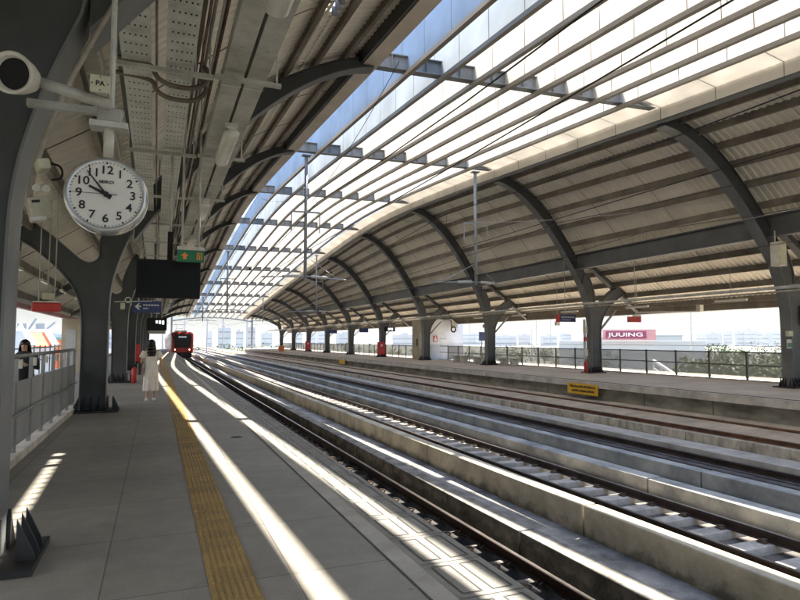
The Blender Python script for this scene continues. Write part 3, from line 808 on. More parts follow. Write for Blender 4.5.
# ---- horn loudspeaker + PA plate
px, py, pz = -.835, 4.25, 3.24
t = thing('horn_speaker', (px, py, pz), 'round cream horn loudspeaker on a pipe arm, above the clock', 'loudspeaker')
ax = Vector((-.32, -.93, -.2)).normalized()
s1 = ax.cross(Vector((0, 0, 1))).normalized(); s2 = s1.cross(ax)
def ringat(d, r): return [Vector((px, py, pz)) + ax * d + (s1 * math.cos(a) + s2 * math.sin(a)) * r for a in [2 * math.pi * q / 28 for q in range(28)]]
MB().loft([ringat(-.13, .05), ringat(-.11, .085), ringat(-.04, .108), ringat(.05, .125), ringat(.075, .128), ringat(.08, .118), ringat(.06, .100), ringat(.0, .09)]).build('horn', 'white_plastic', t, smooth=True)
MB().loft([ringat(.035, .096), ringat(.037, .03)]).build('grille', 'black', t)
MB().tube([(px + .02, py + .1, pz + .03), (px + .24, py + .06, pz - .03), (px + .52, py + .1, pz - .08)], .035, 10).build('pipe_arm', 'galv_dull', t, smooth=True)
t = thing('pa_plate', (-.37, 4.2, 3.2), 'small cream square plate marked PA beside the horn loudspeaker', 'sign')
pp = MB().box(-.43, -.315, 4.18, 4.20, 3.18, 3.29).build('plate', 'cream_box', t)
text('PA', .045, 'lettering', 'ink', pp, (-.372, 4.178, 3.235), FACE_Y, depth=.001, bold=.001)
dd = MB()
for dx, dz in ((0, .043), (0, -.043), (.046, 0), (-.046, 0)): dd.cyl((-.372 + dx, 4.174, 3.235 + dz), (-.372 + dx, 4.18, 3.235 + dz), .004, 6)
dd.build('screw', 'ink', pp)
MB().box(-.40, -.34, 4.20, 4.3, 3.2, 3.27).build('back_box', 'galv_dull', t)
# conduit on the near column arm
cp = [(-.875, 4.95, 2.5), (-.86, 4.95, 2.8), (-.72, 4.95, 3.32), (-.52, 4.95, 3.82), (-.33, 4.95, 4.25), (.0, 4.95, 4.85)]
tag(MB().tube(chaikin(cp), .02, 8).build('conduit_pipe', 'conduit', smooth=True), 'grey conduit clipped along the arm of the nearest column', 'conduit')
# emergency light unit, camera and small box on the near column
t = thing('emergency_light', (-.80, 4.86, 2.45), 'cream emergency lamp box fixed to the nearest column', 'emergency lamp')
mr = Matrix.Rotation(R(-14), 3, 'Y') @ Matrix.Rotation(R(18), 3, 'Z')
MB().obox((-.79, 4.84, 2.52), (.13, .12, .16), mr).build('box', 'cream_box', t, bevel=.01)
MB().obox((-.785, 4.80, 2.445), (.10, .07, .035), mr).build('lens', 'diffuser', t, bevel=.01)
MB().obox((-.80, 4.774, 2.565), (.05, .004, .018), mr).build('badge', 'ink', t)
for dx, dz in ((-.03, .1), (.03, .1)):
    MB().cyl((-.77 + dx, 4.80, 2.56 + dz), (-.765 + dx, 4.74, 2.55 + dz), .026, 12).build('lamp_head', 'white_plastic', t)
t = thing('security_camera', (-.77, 4.8, 2.75), 'small cream camera housing with cable on the nearest column', 'camera')
MB().obox((-.775, 4.82, 2.83), (.08, .14, .075), mr).build('housing', 'cream_box', t, bevel=.012)
MB().tube(chaikin([(-.74, 4.85, 2.86), (-.66, 4.85, 2.85), (-.65, 4.85, 2.76), (-.72, 4.85, 2.74)]), .008, 6).build('cable', 'black', t)

# ---- hanging displays and signs, near platform
def hang_rods(t, x, y, z, xs):
    for dx in xs:
        MB().cyl((x + dx, y, z), (x + dx, y, zroof('L', x + dx, y) - .05), .018, 8).build('hanger_rod', 'galv_dull', t)
t = thing('display_screen', (.16, 10.0, 2.25), 'large black flat display hanging below the cable trays', 'screen')
MB().box(-.31, .63, 10.0, 10.1, 2.25, 2.85).build('casing', 'black', t, bevel=.012)
MB().box(-.27, .59, 9.994, 9.999, 2.30, 2.81).build('glass', 'black_gloss', t)
MB().box(.13, .21, 10.02, 10.08, 2.85, 3.3).build('pole', 'black', t)
MB().cyl((.17, 10.05, 3.3), (.17, 10.05, 4.58), .022, 8).build('hanger_rod', 'galv_dull', t)
t = thing('exit_sign', (.45, 9.6, 2.78), 'green box sign with orange arrow above the black display', 'sign')
MB().box(.265, .65, 9.55, 9.62, 2.78, 2.955).build('panel', 'green_sign', t)
MB().box(.26, .655, 9.54, 9.63, 2.957, 3.01).build('top_box', 'white_plastic', t)
ar = MB()
ar.add([(.37 + dx, 9.546, 2.865 + dz) for dx, dz in ((-.06, 0), (0, .055), (.06, 0), (.025, 0), (.025, -.05), (-.025, -.05), (-.025, 0))], [(0, 1, 2, 3, 4, 5, 6)])
ar.build('arrow', 'orange_mark', t)
fg = MB().box(.54, .555, 9.544, 9.546, 2.81, 2.92).box(.605, .62, 9.544, 9.546, 2.81, 2.92).box(.555, .605, 9.544, 9.546, 2.905, 2.92).box(.57, .592, 9.544, 9.546, 2.815, 2.89)
fg.build('door_symbol', 'orange_mark', t)
hang_rods(t, .45, 9.58, 3.0, (-.12, .12))
t = thing('direction_sign', (-.23, 16, 2.27), 'dark blue hanging sign with white left arrow on the near platform', 'sign')
MB().box(-.54, .10, 16.0, 16.1, 2.27, 2.56).build('panel', 'blue_sign', t, bevel=.01)
ar = MB(); ar.bar((-.47, 15.993, 2.42), (-.36, 15.993, 2.42), .004, .035)
ar.add([(-.50, 15.99, 2.42), (-.42, 15.99, 2.50), (-.38, 15.99, 2.50), (-.44, 15.99, 2.42), (-.38, 15.99, 2.34), (-.42, 15.99, 2.34)], [(0, 1, 2, 3), (0, 3, 4, 5)]); ar.build('arrow', 'white_paint', t)
lm = MB()
for q in range(11): lm.box(-.31 + q * .033, -.288 + q * .033, 15.992, 15.996, 2.435 + .008 * (q % 2), 2.475)
for q in range(4): lm.box(-.31 + q * .03, -.29 + q * .03, 15.992, 15.996, 2.36, 2.39)
lm.build('lettering', 'white_paint', t)
hang_rods(t, -.22, 16.05, 2.56, (-.2, .2))
t = thing('display_screen', (0, 24, 1.9), 'smaller black display with pale glyphs farther down the near platform', 'screen')
MB().box(-.33, .36, 24, 24.1, 1.95, 2.42).build('casing', 'black', t)
lm = MB()
for q in range(3): lm.box(-.02 + q * .11, .04 + q * .11, 23.99, 23.996, 2.22 - .02 * q, 2.32)
lm.build('glyph', 'screen_text', t); hang_rods(t, 0, 24.05, 2.42, (0,))
t = thing('direction_sign', (.1, 27, 1.9), 'grey hanging sign behind the smaller black display', 'sign')
MB().box(-.3, .36, 27, 27.08, 1.86, 2.05).build('panel', 'galv_dull', t); hang_rods(t, 0, 27.04, 2.05, (-.2, .2))
t = thing('small_camera', (-.55, 15.1, 2.2), 'small pale camera box clamped to the second column by the display', 'camera')
MB().box(-.75, -.66, 14.6, 14.7, 2.28, 2.42).build('housing', 'cream_box', t, bevel=.01)
tr = MB(); tr.tube([(-.6 + .06 * math.cos(a), 14.65, 2.49 + .06 * math.sin(a)) for a in [2 * math.pi * q / 12 for q in range(13)]], .012, 6); tr.build('ring', 'white_plastic', t)
MB().bar((-.88, 14.75, 2.45), (-.1, 14.65, 2.48), .02, .02).build('arm', 'galv', t)
def extinguisher(x, y, label):
    t = thing('fire_extinguisher', (x, y, 0), label, 'fire extinguisher')
    MB().tube([(x, y, .02), (x, y, .05), (x, y, .5), (x, y, .57), (x, y, .6)], [.08, .095, .095, .06, .03], 16).build('cylinder', 'red_paint', t, smooth=True)
    MB().cyl((x, y, .6), (x, y, .66), .022, 8).build('valve', 'black', t)
    MB().bar((x - .02, y, .68), (x + .09, y, .7), .02, .02).build('handle', 'black', t)
    MB().tube([(x + .03, y, .64), (x + .12, y, .58), (x + .12, y - .02, .3)], .012, 6).build('hose', 'black', t)
extinguisher(-.72, 24.4, 'red fire extinguisher beside the third near column')
extinguisher(19.22, 23.55, 'red fire extinguisher at the second opposite column foot')
t = thing('fire_cabinet', (-.7, 34, 0), 'tall red fire cabinet far along the near platform', 'fire cabinet')
MB().box(-.95, -.72, 33.4, 33.6, .5, 1.4).build('cabinet', 'red_paint', t, bevel=.01); MB().box(-.92, -.75, 33.39, 33.4, .9, 1.35).build('door', 'red_sign', t)
MB().box(-.92, -.75, 33.45, 33.55, .0, .5).build('plinth', 'black', t)
# red hanging sign by the left eave
t = thing('hanging_sign', (-2.6, 13.8, 2.3), 'plain red hanging sign over the side railing', 'sign')
MB().box(-2.32, -1.80, 13.8, 13.9, 2.17, 2.35).build('panel', 'red_sign', t, bevel=.03)
MB().box(-2.30, -1.82, 13.81, 13.89, 2.352, 2.38).build('top_rail', 'white_plastic', t)
for x in (-2.2, -1.92): MB().cyl((x, 13.85, 2.38), (x, 13.85, zroof('L', x, 13.85)), .012, 6).build('hanger_rod', 'galv_dull', t)
t = thing('junction_box', (-2.25, 14.2, 2.6), 'small cream junction box above the red hanging sign', 'junction box')
MB().box(-2.2, -1.98, 14.2, 14.3, 2.44, 2.57).build('box', 'cream_box', t); MB().cyl((-2.1, 14.25, 2.57), (-2.1, 14.25, zroof('L', -2.1, 14.25)), .012, 6).build('hanger_rod', 'galv_dull', t)
for q in range(6):
    t = thing('tube_light', (-3.2, 9 + q * 4, 3.35), 'slim white tube light under the low left roof edge, ' + nth(q), 'lamp', 'tube lights under the left roof edge')
    MB().box(-3.25, -3.15, 8.4 + q * 4, 9.6 + q * 4, 3.34, 3.42).build('diffuser', 'diffuser', t)
    for d in (-.4, .4): MB().cyl((-3.2, 9 + q * 4 + d, 3.42), (-3.2, 9 + q * 4 + d, zroof('L', -3.2, 9)), .01, 6).build('hanger_rod', 'galv', t)

# ---- side railing on the near platform
t = thing('side_railing', (-1.72, 8, 0), 'grey metal railing with solid panels left of the near columns', 'railing')
MB().box(-1.82, -1.62, 6.3, 15.6, .004, .11).build('kerb', 'conc_light', t, bevel=.01)
MB().tube([(-1.72, 6.3, 1.38), (-1.72, 15.6, 1.38)], .03, 10).build('top_rail', 'railing', t, smooth=True)
MB().tube([(-1.66, 6.3, .62), (-1.66, 15.6, .62)], .02, 10).build('hand_rail', 'railing', t, smooth=True)
y = 6.3
while y < 15.7:
    MB().box(-1.745, -1.695, y - .03, y + .03, .11, 1.355).build('post', 'railing', t)
    MB().box(-1.692, -1.655, y - .045, y + .045, 1.22, 1.34).build('clamp', 'white_plastic', t)
    y += 1.033
y = 6.3
while y < 15.5:
    MB().box(-1.726, -1.714, y + .06, y + .973, .18, 1.04).build('infill_panel', 'rail_panel', t); y += 1.033
t = thing('outer_railing', (-4.2, 30, 0), 'outer parapet railing with slim posts along the left platform edge', 'railing')
MB().box(-4.38, -4.22, Y0, 112, .004, .25).build('kerb', 'conc_light', t)
MB().tube([(-4.3, Y0, 1.3), (-4.3, 112, 1.3)], .025, 8).build('top_rail', 'railing', t)
MB().tube([(-4.3, Y0, .8), (-4.3, 112, .8)], .018, 8).build('mid_rail', 'railing', t)
for q in range(48): MB().box(-4.32, -4.28, 4 + q * 1.25, 4.04 + q * 1.25, .25, 1.4).build('post', 'red_paint' if q % 1 else 'fence_steel', t)
t = thing('service_cabin', (-4, 33, 0), 'narrow beige cabin at the far end of the side railing', 'cabin')
MB().box(-4.1, -3.3, 32, 34.5, .004, 2.6).build('wall', 'hut_beige', t); MB().box(-3.9, -3.5, 31.98, 32, .1, 2.1).build('door', 'hut_grey', t)

# ------------------------------------------------------------------ opposite platform
t = thing('platform_fence', (21.3, 30, 0), 'dark post fence with see-through grey panels along the opposite platform', 'fence')
MB().box(21.22, 21.38, Y0, 43.9, .004, .06).build('kerb', 'conc_light', t)
q = 0; y = -4.
ys_f = []
while y < 44: ys_f.append(y); y += 1.72
for a in ys_f: MB().box(21.27, 21.33, a - .035, a + .035, .06, 1.16).build('post', 'fence_steel', t)
MB().box(21.27, 21.33, Y0, 43.9, 1.09, 1.14).build('top_rail', 'fence_steel', t); MB().box(21.28, 21.32, Y0, 43.9, .60, .64).build('mid_rail', 'fence_steel', t)
for a in ys_f[:-1]: MB().box(21.295, 21.305, a + .04, a + 1.68, .12, 1.085).build('mesh_panel', 'mesh_panel', t)
MB().tube([(21.3, Y0, 1.36), (21.3, 43.9, 1.36)], .012, 6).build('top_wire', 'galv', t)
t = thing('platform_fence', (21.3, 80, 0), 'dark post fence beyond the pale hut on the opposite platform', 'fence')
ys_f = [47.6 + 1.72 * q for q in range(38)]
for a in ys_f: MB().box(21.27, 21.33, a - .035, a + .035, .004, 1.16).build('post', 'fence_steel', t)
MB().box(21.27, 21.33, 47.6, 111, 1.09, 1.14).build('top_rail', 'fence_steel', t)
for a in ys_f[:-1]: MB().box(21.295, 21.305, a + .04, a + 1.68, .12, 1.085).build('mesh_panel', 'mesh_panel', t)
# hut
t = thing('platform_hut', (22, 46, 0), 'pale grey-white hut on the opposite platform behind a column', 'hut')
MB().box(20.3, 23.75, 44.5, 47.2, 1.25, 3.3).build('upper_wall', 'hut_white', t)
MB().box(20.3, 23.75, 44.5, 47.2, .004, 1.246).build('lower_wall', 'hut_grey', t)
MB().box(20.28, 20.297, 44.52, 47.2, .01, 3.3).build('side_cladding', 'hut_beige', t)
dn = MB().box(20.265, 20.279, 45.0, 45.7, .9, 2.2).build('notice_board', 'cream_box', t)
MB().box(20.255, 20.264, 46.0, 46.3, 1.1, 1.7).build('wall_box', 'brown_bag', t)
sg = MB().box(21.0, 21.35, 44.47, 44.498, 1.45, 1.95).build('fire_sign', 'red_sign', t)
MB().box(21.08, 21.27, 44.46, 44.469, 1.5, 1.72).box(21.12, 21.23, 44.46, 44.469, 1.76, 1.9).build('symbol', 'white_paint', sg)
lm = MB()
for q in range(5): lm.box(21.6 + q * .12, 21.68 + q * .12, 44.485, 44.498, 1.66, 1.74)
lm.build('lettering', 'hut_grey', t)
t = thing('platform_lamp', (22.6, 43.6, 2.5), 'black round lamp hanging in front of the pale hut', 'lamp')
MB().box(22.2, 22.7, 43.5, 43.75, 2.6, 3.4).build('housing', 'galv_dull', t)
rr = MB(); rr.tube([(22.3 + .2 * math.cos(a), 43.45, 2.45 + .2 * math.sin(a)) for a in [2 * math.pi * q / 16 for q in range(17)]], .06, 8); rr.build('ring', 'black', t)
MB().cyl((22.3, 43.44, 2.45), (22.3, 43.48, 2.45), .15, 16).build('lens', 'white_paint', t)
for q, (y, lab) in enumerate(((38.9, 'farthest'), (35.9, 'middle'), (32.4, 'nearest'))):
    t = thing('concrete_bench', (20.55, y, 0), 'low grey bench beside the third opposite column, ' + lab + ' of three', 'bench', 'benches on the opposite platform')
    for s in (-1, 1): MB().box(20.3, 20.75, y + s * .55 - .17, y + s * .55 + .17, .004, .40).build('leg', 'galv', t, bevel=.01)
    MB().box(20.28, 20.77, y - .85, y + .85, .402, .46).build('seat', 'galv_dull', t, bevel=.01)
def cabinet(x, y, label):
    t = thing('fire_cabinet', (x, y, 0), label, 'fire cabinet')
    MB().box(x - .35, x + .35, y - .12, y + .12, .22, 1.42).build('cabinet', 'red_paint', t, bevel=.012)
    MB().box(x - .29, x + .29, y - .135, y - .122, .3, 1.35).build('door', 'red_sign', t)
    MB().box(x - .08, x + .08, y - .142, y - .136, 1.0, 1.2).build('label_plate', 'white_paint', t)
    for s in (-1, 1): MB().box(x + s * .28 - .03, x + s * .28 + .03, y - .08, y + .08, .004, .22).build('leg', 'black', t)
cabinet(19.45, 52.6, 'bright red fire cabinet beside the fifth opposite column')
cabinet(19.5, 82, 'far red fire cabinet on the opposite platform')
t = thing('edge_sign', (15.64, 19.4, -.5), 'large yellow warning sign with two lines of writing on the opposite platform edge', 'sign', 'yellow platform edge signs')
MB().box(15.62, 15.65, 18.5, 20.3, -.54, -.13).build('plate', 'yellow_sign', t)
lm = MB()
for row, z in enumerate((-.235, -.40)):
    yq = 20.12 - .08 * row
    while yq > 18.68:
        w = random.uniform(.03, .08); lm.box(15.612, 15.619, yq - w, yq, z - .045, z + random.uniform(.01, .045)); yq -= w + .025
lm.build('lettering', 'brown_bag', t)
t = thing('edge_sign', (15.64, 52.4, -.5), 'small distant yellow sign on the opposite platform edge', 'sign', 'yellow platform edge signs')
MB().box(15.62, 15.65, 51.6, 53.4, -.54, -.16).build('plate', 'yellow_sign', t)
t = thing('marker_box', (16.2, 84, 0), 'small orange box near the far end of the opposite platform', 'box')
MB().box(15.9, 16.6, 83.8, 84.3, .004, .75).build('box', 'orange_roof', t, bevel=.02); MB().box(15.85, 16.65, 83.75, 84.35, .75, .8).build('lid', 'white_plastic', t)
# signs under the opposite roof
def rod_r(t, x, y, z): MB().cyl((x, y, z), (x, y, zroof('R', x, y) - .05), .015, 6).build('hanger_rod', 'galv_dull', t)
t = thing('hanging_sign', (18.95, 20, 2.3), 'plain red hanging sign right of the second opposite column', 'sign')
MB().box(18.62, 19.32, 20.0, 20.1, 2.36, 2.6).build('panel', 'red_sign', t, bevel=.02); MB().box(18.9, 19.32, 20.02, 20.08, 2.6, 2.68).build('bracket', 'white_plastic', t); rod_r(t, 19.05, 20.05, 2.6)
t = thing('hanging_sign', (19.0, 23.8, 2.4), 'blue and red station sign left of the second opposite column', 'sign')
MB().box(18.55, 19.5, 24.6, 24.7, 2.5, 2.86).build('panel', 'blue_sign', t)
MB().box(18.38, 18.548, 24.59, 24.71, 2.49, 2.87).build('end_panel', 'red_sign', t)
lm = MB()
for q in range(9): lm.box(18.65 + q * .09, 18.70 + q * .09, 24.592, 24.598, 2.70, 2.77)
for q in range(7): lm.box(18.65 + q * .08, 18.70 + q * .08, 24.592, 24.598, 2.58, 2.62)
lm.build('lettering', 'white_paint', t); rod_r(t, 18.9, 24.65, 2.86)
for x, y, w, m, lab, tx in ((19.0, 49.2, 1.0, 'black', 'black display with pale figures left of the pale hut', 1), (18.9, 56.0, .9, 'blue_sign', 'dark blue hanging sign beside the red fire cabinet', 0), (18.6, 66.5, 1.2, 'blue_sign', 'dark blue hanging sign far along the opposite platform', 0)):
    t = thing('hanging_sign', (x, y, 2.2), lab, 'sign')
    MB().box(x - w / 2, x + w / 2, y, y + .1, 2.35, 2.75).build('panel', m, t)
    if tx: MB().box(x - .15, x - .05, y - .01, y - .004, 2.45, 2.65).box(x + .02, x + .12, y - .01, y - .004, 2.5, 2.65).box(x + .18, x + .28, y - .01, y - .004, 2.45, 2.65).build('glyph', 'screen_text', t)
    rod_r(t, x, y + .05, 2.75)
t = thing('post_sign', (21, 37.6, 0), 'small dark blue sign on a slim post behind the benches', 'sign')
MB().cyl((20.98, 36.6, 0), (20.98, 36.6, 2.2), .03, 8).build('post', 'galv', t); MB().box(20.75, 21.2, 36.55, 36.58, 1.55, 2.15).build('panel', 'blue_sign', t)
t = thing('loudspeaker_box', (19.0, 13.3, 4), 'pale box loudspeaker on the nearest opposite column', 'loudspeaker')
MB().box(18.75, 19.13, 13.35, 13.65, 4.02, 4.82).build('cabinet', 'white_plastic', t, bevel=.015); MB().box(18.79, 19.09, 13.33, 13.347, 4.06, 4.78).build('grille', 'cream_box', t)
MB().bar((18.8, 13.5, 4.82), (18.8, 13.5, 5.2), .03, .03).build('bracket', 'galv', t)
t = thing('notice_plate', (19.7, 13, 1.5), 'small green and white notice on the nearest opposite column', 'sign')
MB().box(19.46, 19.72, 13.70, 13.72, 1.32, 1.62).build('plate', 'white_plastic', t)
MB().box(19.48, 19.70, 13.69, 13.699, 1.36, 1.50).build('green_field', 'green_sign', t)
t = thing('junction_box', (19.85, 12.95, 1.8), 'cream junction box on the nearest opposite column above the green notice', 'junction box')
MB().box(19.42, 19.66, 13.62, 13.72, 1.72, 1.9).build('box', 'cream_box', t, bevel=.01)
t = thing('notice_board', (20.9, 13, 2.4), 'black board with white symbols hanging right of the nearest opposite column', 'sign')
MB().box(20.15, 21.0, 13.6, 13.68, 2.1, 2.75).build('panel', 'black', t)
MB().box(20.22, 20.4, 13.59, 13.598, 2.5, 2.68).box(20.22, 20.4, 13.59, 13.598, 2.2, 2.38).build('symbol', 'white_paint', t)
MB().cyl((20.5, 13.64, 2.75), (20.5, 13.64, 4.2), .02, 6).build('hanger_rod', 'galv_dull', t)
t = thing('cable_riser', (19.36, 23.7, 0), 'pale cable riser with red call boxes up the second opposite column', 'cable riser')
MB().box(19.32, 19.40, 23.72, 23.82, .3, 2.6).build('channel', 'galv', t)
MB().box(19.24, 19.40, 23.61, 23.715, 1.55, 1.75).build('alarm_box', 'red_paint', t); MB().box(19.22, 19.40, 23.60, 23.715, .85, 1.15).build('call_box', 'white_plastic', t)
MB().box(19.22, 19.40, 23.60, 23.715, 1.95, 2.25).build('junction_box', 'cream_box', t)
t = thing('eave_pipe', (19.0, 50, 3.3), 'long pale pipe running in front of the opposite columns', 'pipe')
MB().tube([(18.95, Y0, 3.32), (18.95, 111, 3.32)], .055, 10).build('pipe', 'galv', t, smooth=True)
MB().tube([(18.9, Y0, 3.18), (18.9, 111, 3.18)], .03, 8).build('conduit', 'conduit', t, smooth=True)
for q in range(12): MB().box(18.85, 19.6, 13.0 + q * 10 - 9.86, 13.06 + q * 10 - 9.86, 3.38, 3.42).build('bracket', 'steel_flange', t)
for q in range(14):
    t = thing('tube_light', (21.6, 12 + q * 5, 3.1), 'slim white tube light under the opposite roof, ' + (nth(q) if q < 12 else 'far down the platform'), 'lamp', 'tube lights under the opposite roof')
    MB().box(20.95, 21.05, 11.3 + q * 5, 12.7 + q * 5, 3.12, 3.2).build('diffuser', 'diffuser', t); MB().cyl((21, 12 + q * 5, 3.2), (21, 12 + q * 5, zroof('R', 21, 12) - .05), .012, 6).build('hanger_rod', 'galv_dull', t)
t = thing('camera_arm', (20.5, 19, 2.9), 'white horizontal arm with small camera under the opposite roof', 'camera')
MB().tube([(19.6, 20.6, 2.82), (21.6, 19.0, 2.82)], .03, 8).build('arm', 'galv', t); MB().box(21.5, 21.7, 18.9, 19.1, 2.84, 3.1).build('camera', 'white_plastic', t)
for x, y, lab in ((20.6, 27.5, 'small square floodlight hanging between second and third opposite columns'), (20.0, 34.4, 'small square floodlight hanging by the third opposite column')):
    t = thing('floodlight', (x, y, 2.4), lab, 'lamp'); MB().box(x - .14, x + .14, y, y + .12, 2.4, 2.62).build('housing', 'galv', t, bevel=.01); MB().box(x - .1, x + .1, y - .012, y - .002, 2.44, 2.58).build('lens', 'diffuser', t)
    MB().cyl((x, y + .06, 2.62), (x, y + .06, zroof('R', x, y) - .05), .012, 6).build('hanger_rod', 'galv_dull', t)

# ------------------------------------------------------------------ people
def skin_body(name, edges_verts, edges, m, parent, sub=2):
    me = bpy.data.meshes.new(name); me.from_pydata([v[:3] for v in edges_verts], edges, [])
    o = bpy.data.objects.new(name, me); COL.objects.link(o)
    sk = o.modifiers.new('skin', 'SKIN'); sk.use_smooth_shade = True
    for i, v in enumerate(edges_verts):
        r = v[3]; me.skin_vertices[0].data[i].radius = r if isinstance(r, tuple) else (r, r)
    me.skin_vertices[0].data[0].use_root = True
    s = o.modifiers.new('sub', 'SUBSURF'); s.levels = sub; s.render_levels = sub
    dg = bpy.context.evaluated_depsgraph_get(); dg.update()
    m2 = bpy.data.meshes.new_from_object(o.evaluated_get(dg)); bpy.data.objects.remove(o)
    m2.name = name; m2.materials.clear(); m2.materials.append(M[m]); m2.polygons.foreach_set('use_smooth', [True] * len(m2.polygons))
    return link(name, m2, parent, ORG[parent])
def person(loc, rot, label, pose, build):
    t = thing('person', loc, label, 'person'); ORG[t] = Vector((0, 0, 0))
    V = []; Eg = []
    def v(x, y, z, r): V.append((x, y, z, r)); return len(V) - 1
    def ch(*ids):
        for a, b in zip(ids, ids[1:]): Eg.append((a, b))
    pel = v(0, 0, .86, (.125, .095)); sp = v(0, -.005, 1.02, (.10, .08)); chst = v(0, 0, 1.2, (.125, .09)); nk0 = v(0, -.005, 1.32, (.075, .055)); nk = v(0, 0, 1.375, .044); jaw = v(0, .02, 1.43, (.055, .062)); hd = v(0, .012, 1.5, (.07, .085)); top = v(0, .0, 1.565, (.05, .06))
    ch(pel, sp, chst, nk0, nk, jaw, hd, top)
    ns = v(0, .112, 1.475, .010); ch(hd, ns)
    for s in (-1, 1):
        p = pose['leg'][s]
        h = v(s * .085, 0, .80, .085); kn = v(s * .085, p[0], .45, .052); an = v(s * .085, p[1], p[2] + .08, .034); to = v(s * .095, p[1] + .13, p[2] + .035, .033); ch(pel, h, kn, an, to)
        a = pose['arm'][s]
        sh_ = v(s * .165, -.005, 1.29, .048); el = v(s * a[0][0], a[0][1], a[0][2], .036); wr = v(s * a[1][0], a[1][1], a[1][2], .024); ch(nk0, sh_, el, wr)
        d = (Vector((s * a[1][0], a[1][1], a[1][2])) - Vector((s * a[0][0], a[0][1], a[0][2]))).normalized()
        side = d.cross(Vector((s * 1., 0, 0))).normalized()
        if side.length < .5: side = Vector((0, 1, 0))
        wv = Vector(V[wr][:3]); pm = wv + d * .065; pl_ = v(*pm, (.03, .018)); ch(wr, pl_)
        curl = d.cross(side).normalized() * -s
        for q, (off, ln) in enumerate(((-.028, .058), (-.009, .07), (.010, .066), (.028, .05))):
            b0 = pm + d * .028 + side * off; b1 = b0 + d * ln * .55 + curl * .008; b2 = b1 + d * ln * .42 + curl * .018
            i0 = v(*b0, .0085); i1 = v(*b1, .008); i2 = v(*b2, .0065); ch(pl_, i0, i1, i2)
        th0 = pm - d * .02 - side * .035 ; th1 = th0 + d * .045 - side * .018
        i0 = v(*th0, .009); i1 = v(*th1, .0075); ch(pl_, i0, i1)
    body = skin_body('body', V, Eg, 'skin', t)
    e = MB()
    for s in (-1, 1): e.tube([(s * .03, .086, 1.507), (s * .03, .093, 1.507), (s * .03, .097, 1.507)], [.012, .012, .004], 8)
    e.build('eye', 'ink', t)
    MB().tube([(-.022, .088, 1.442), (0, .094, 1.44), (.022, .088, 1.442)], .006, 6).build('mouth', 'red_paint', t)
    for s in (-1, 1): MB().tube([(s * .074, .0, 1.525), (s * .083, -.008, 1.5), (s * .076, .0, 1.465)], [.008, .016, .008], 6).build('ear', 'skin', t)
    build(t)
    t.location = loc; t.rotation_euler = (0, 0, rot)
    return t
def ell(rx, ry, z, cx=0, cy=0, n=32, wob=0, nw=9, ph=0): return [(cx + (rx + wob * math.sin(nw * a + ph)) * math.cos(a), cy + (ry + wob * math.sin(nw * a + ph)) * math.sin(a), z) for a in [2 * math.pi * q / n for q in range(n)]]
def shell_hair(t, zbot, back, m='hair'):
    rings = []
    for q in range(7):
        a = q / 6 * math.pi / 2
        rings.append([(.098 * math.sin(a + .02) * math.cos(b), -.012 + .108 * math.sin(a + .02) * math.sin(b), 1.495 + .118 * math.cos(a)) for b in [2 * math.pi * k / 28 for k in range(28)]])
    cap = MB().loft(rings, cap=False)
    # long back part, open to the face
    rs = []
    for z, w, d, fl in ((1.50, .098, .108, 0), (1.43, .105, .11, .003), (1.36, .115, .105, .006), (lerp(1.36, zbot, .5), .125, .132, .009), (zbot, .115, .135, .012)):
        row = []
        for k in range(25):
            b = R(150) + (R(390) - R(150)) * k / 24
            b = R(165) + R(210) * k / 24
            w2 = w + fl * .4 * math.sin(k * 2.4)
            row.append((w2 * math.cos(b), -.012 + back + (d + fl * .5 * math.sin(k * 3.1)) * math.sin(b), z + .008 * math.sin(k * 1.7) * (z < 1.25)))
        rs.append(row)
    for i in range(len(rs) - 1):
        o = len(cap.v); n = 25
        cap.v += rs[i] + rs[i + 1]; cap.f += [(o + k, o + k + 1, o + n + k + 1, o + n + k) for k in range(n - 1)]
    h = cap.build('hair', m, t, smooth=True)
    sm = h.modifiers.new('thick', 'SOLIDIFY'); sm.thickness = .02; sm.offset = -1
def woman(t):
    rings = [ell(.178, .15, .28, 0, .02, 48, .026, 9, .4), ell(.172, .145, .45, 0, .015, 48, .022, 9, .4), ell(.168, .14, .65, 0, .005, 48, .015, 9, .2), ell(.175, .135, .85, 0, 0, 48, .004, 8), ell(.145, .115, 1.0, 0, -.003, 48, .004, 7), ell(.142, .11, 1.08, 0, 0, 48, .003, 7), ell(.158, .112, 1.2, 0, 0, 48), ell(.165, .095, 1.29, 0, 0, 48), ell(.13, .075, 1.34, 0, -.003, 48), ell(.075, .065, 1.355, 0, -.003, 48)]
    MB().loft(rings, cap=False).build('dress', 'dress', t, smooth=True)
    for s in (-1, 1):
        a = Vector((s * .15, -.005, 1.30)); b = Vector((s * .215, -.01, 1.13))
        MB().tube([a, a.lerp(b, .35), b], [.07, .08, .086], 18, cap=False).build('sleeve', 'dress', t, smooth=True)
    shell_hair(t, 1.17, -.0)
    bg = MB(); bg.loft([[(-.285 + .05 * math.cos(a), -.02 + .13 * math.sin(a), z) for a in [2 * math.pi * q / 16 for q in range(16)]] for z in (.70, .73, .92, 1.0)]); bg.build('shoulder_bag', 'brown_bag', t, bevel=.01)
    MB().tube([(-.28, -.12, 1.0), (-.24, -.07, 1.2), (-.185, -.01, 1.36), (-.24, .06, 1.2), (-.28, .08, 1.0)], .008, 6).build('bag_strap', 'brown_bag', t)
    for s, yy, zz in ((-1, pw['leg'][-1][1], pw['leg'][-1][2]), (1, pw['leg'][1][1], pw['leg'][1][2])):
        MB().tube([(s * .085, yy - .05, zz + .04), (s * .087, yy, zz + .045), (s * .092, yy + .08, zz + .038), (s * .097, yy + .15, zz + .026), (s * .098, yy + .185, zz + .02)], [.03, .042, .043, .036, .012], 12).build('shoe', 'white_paint', t, smooth=True)
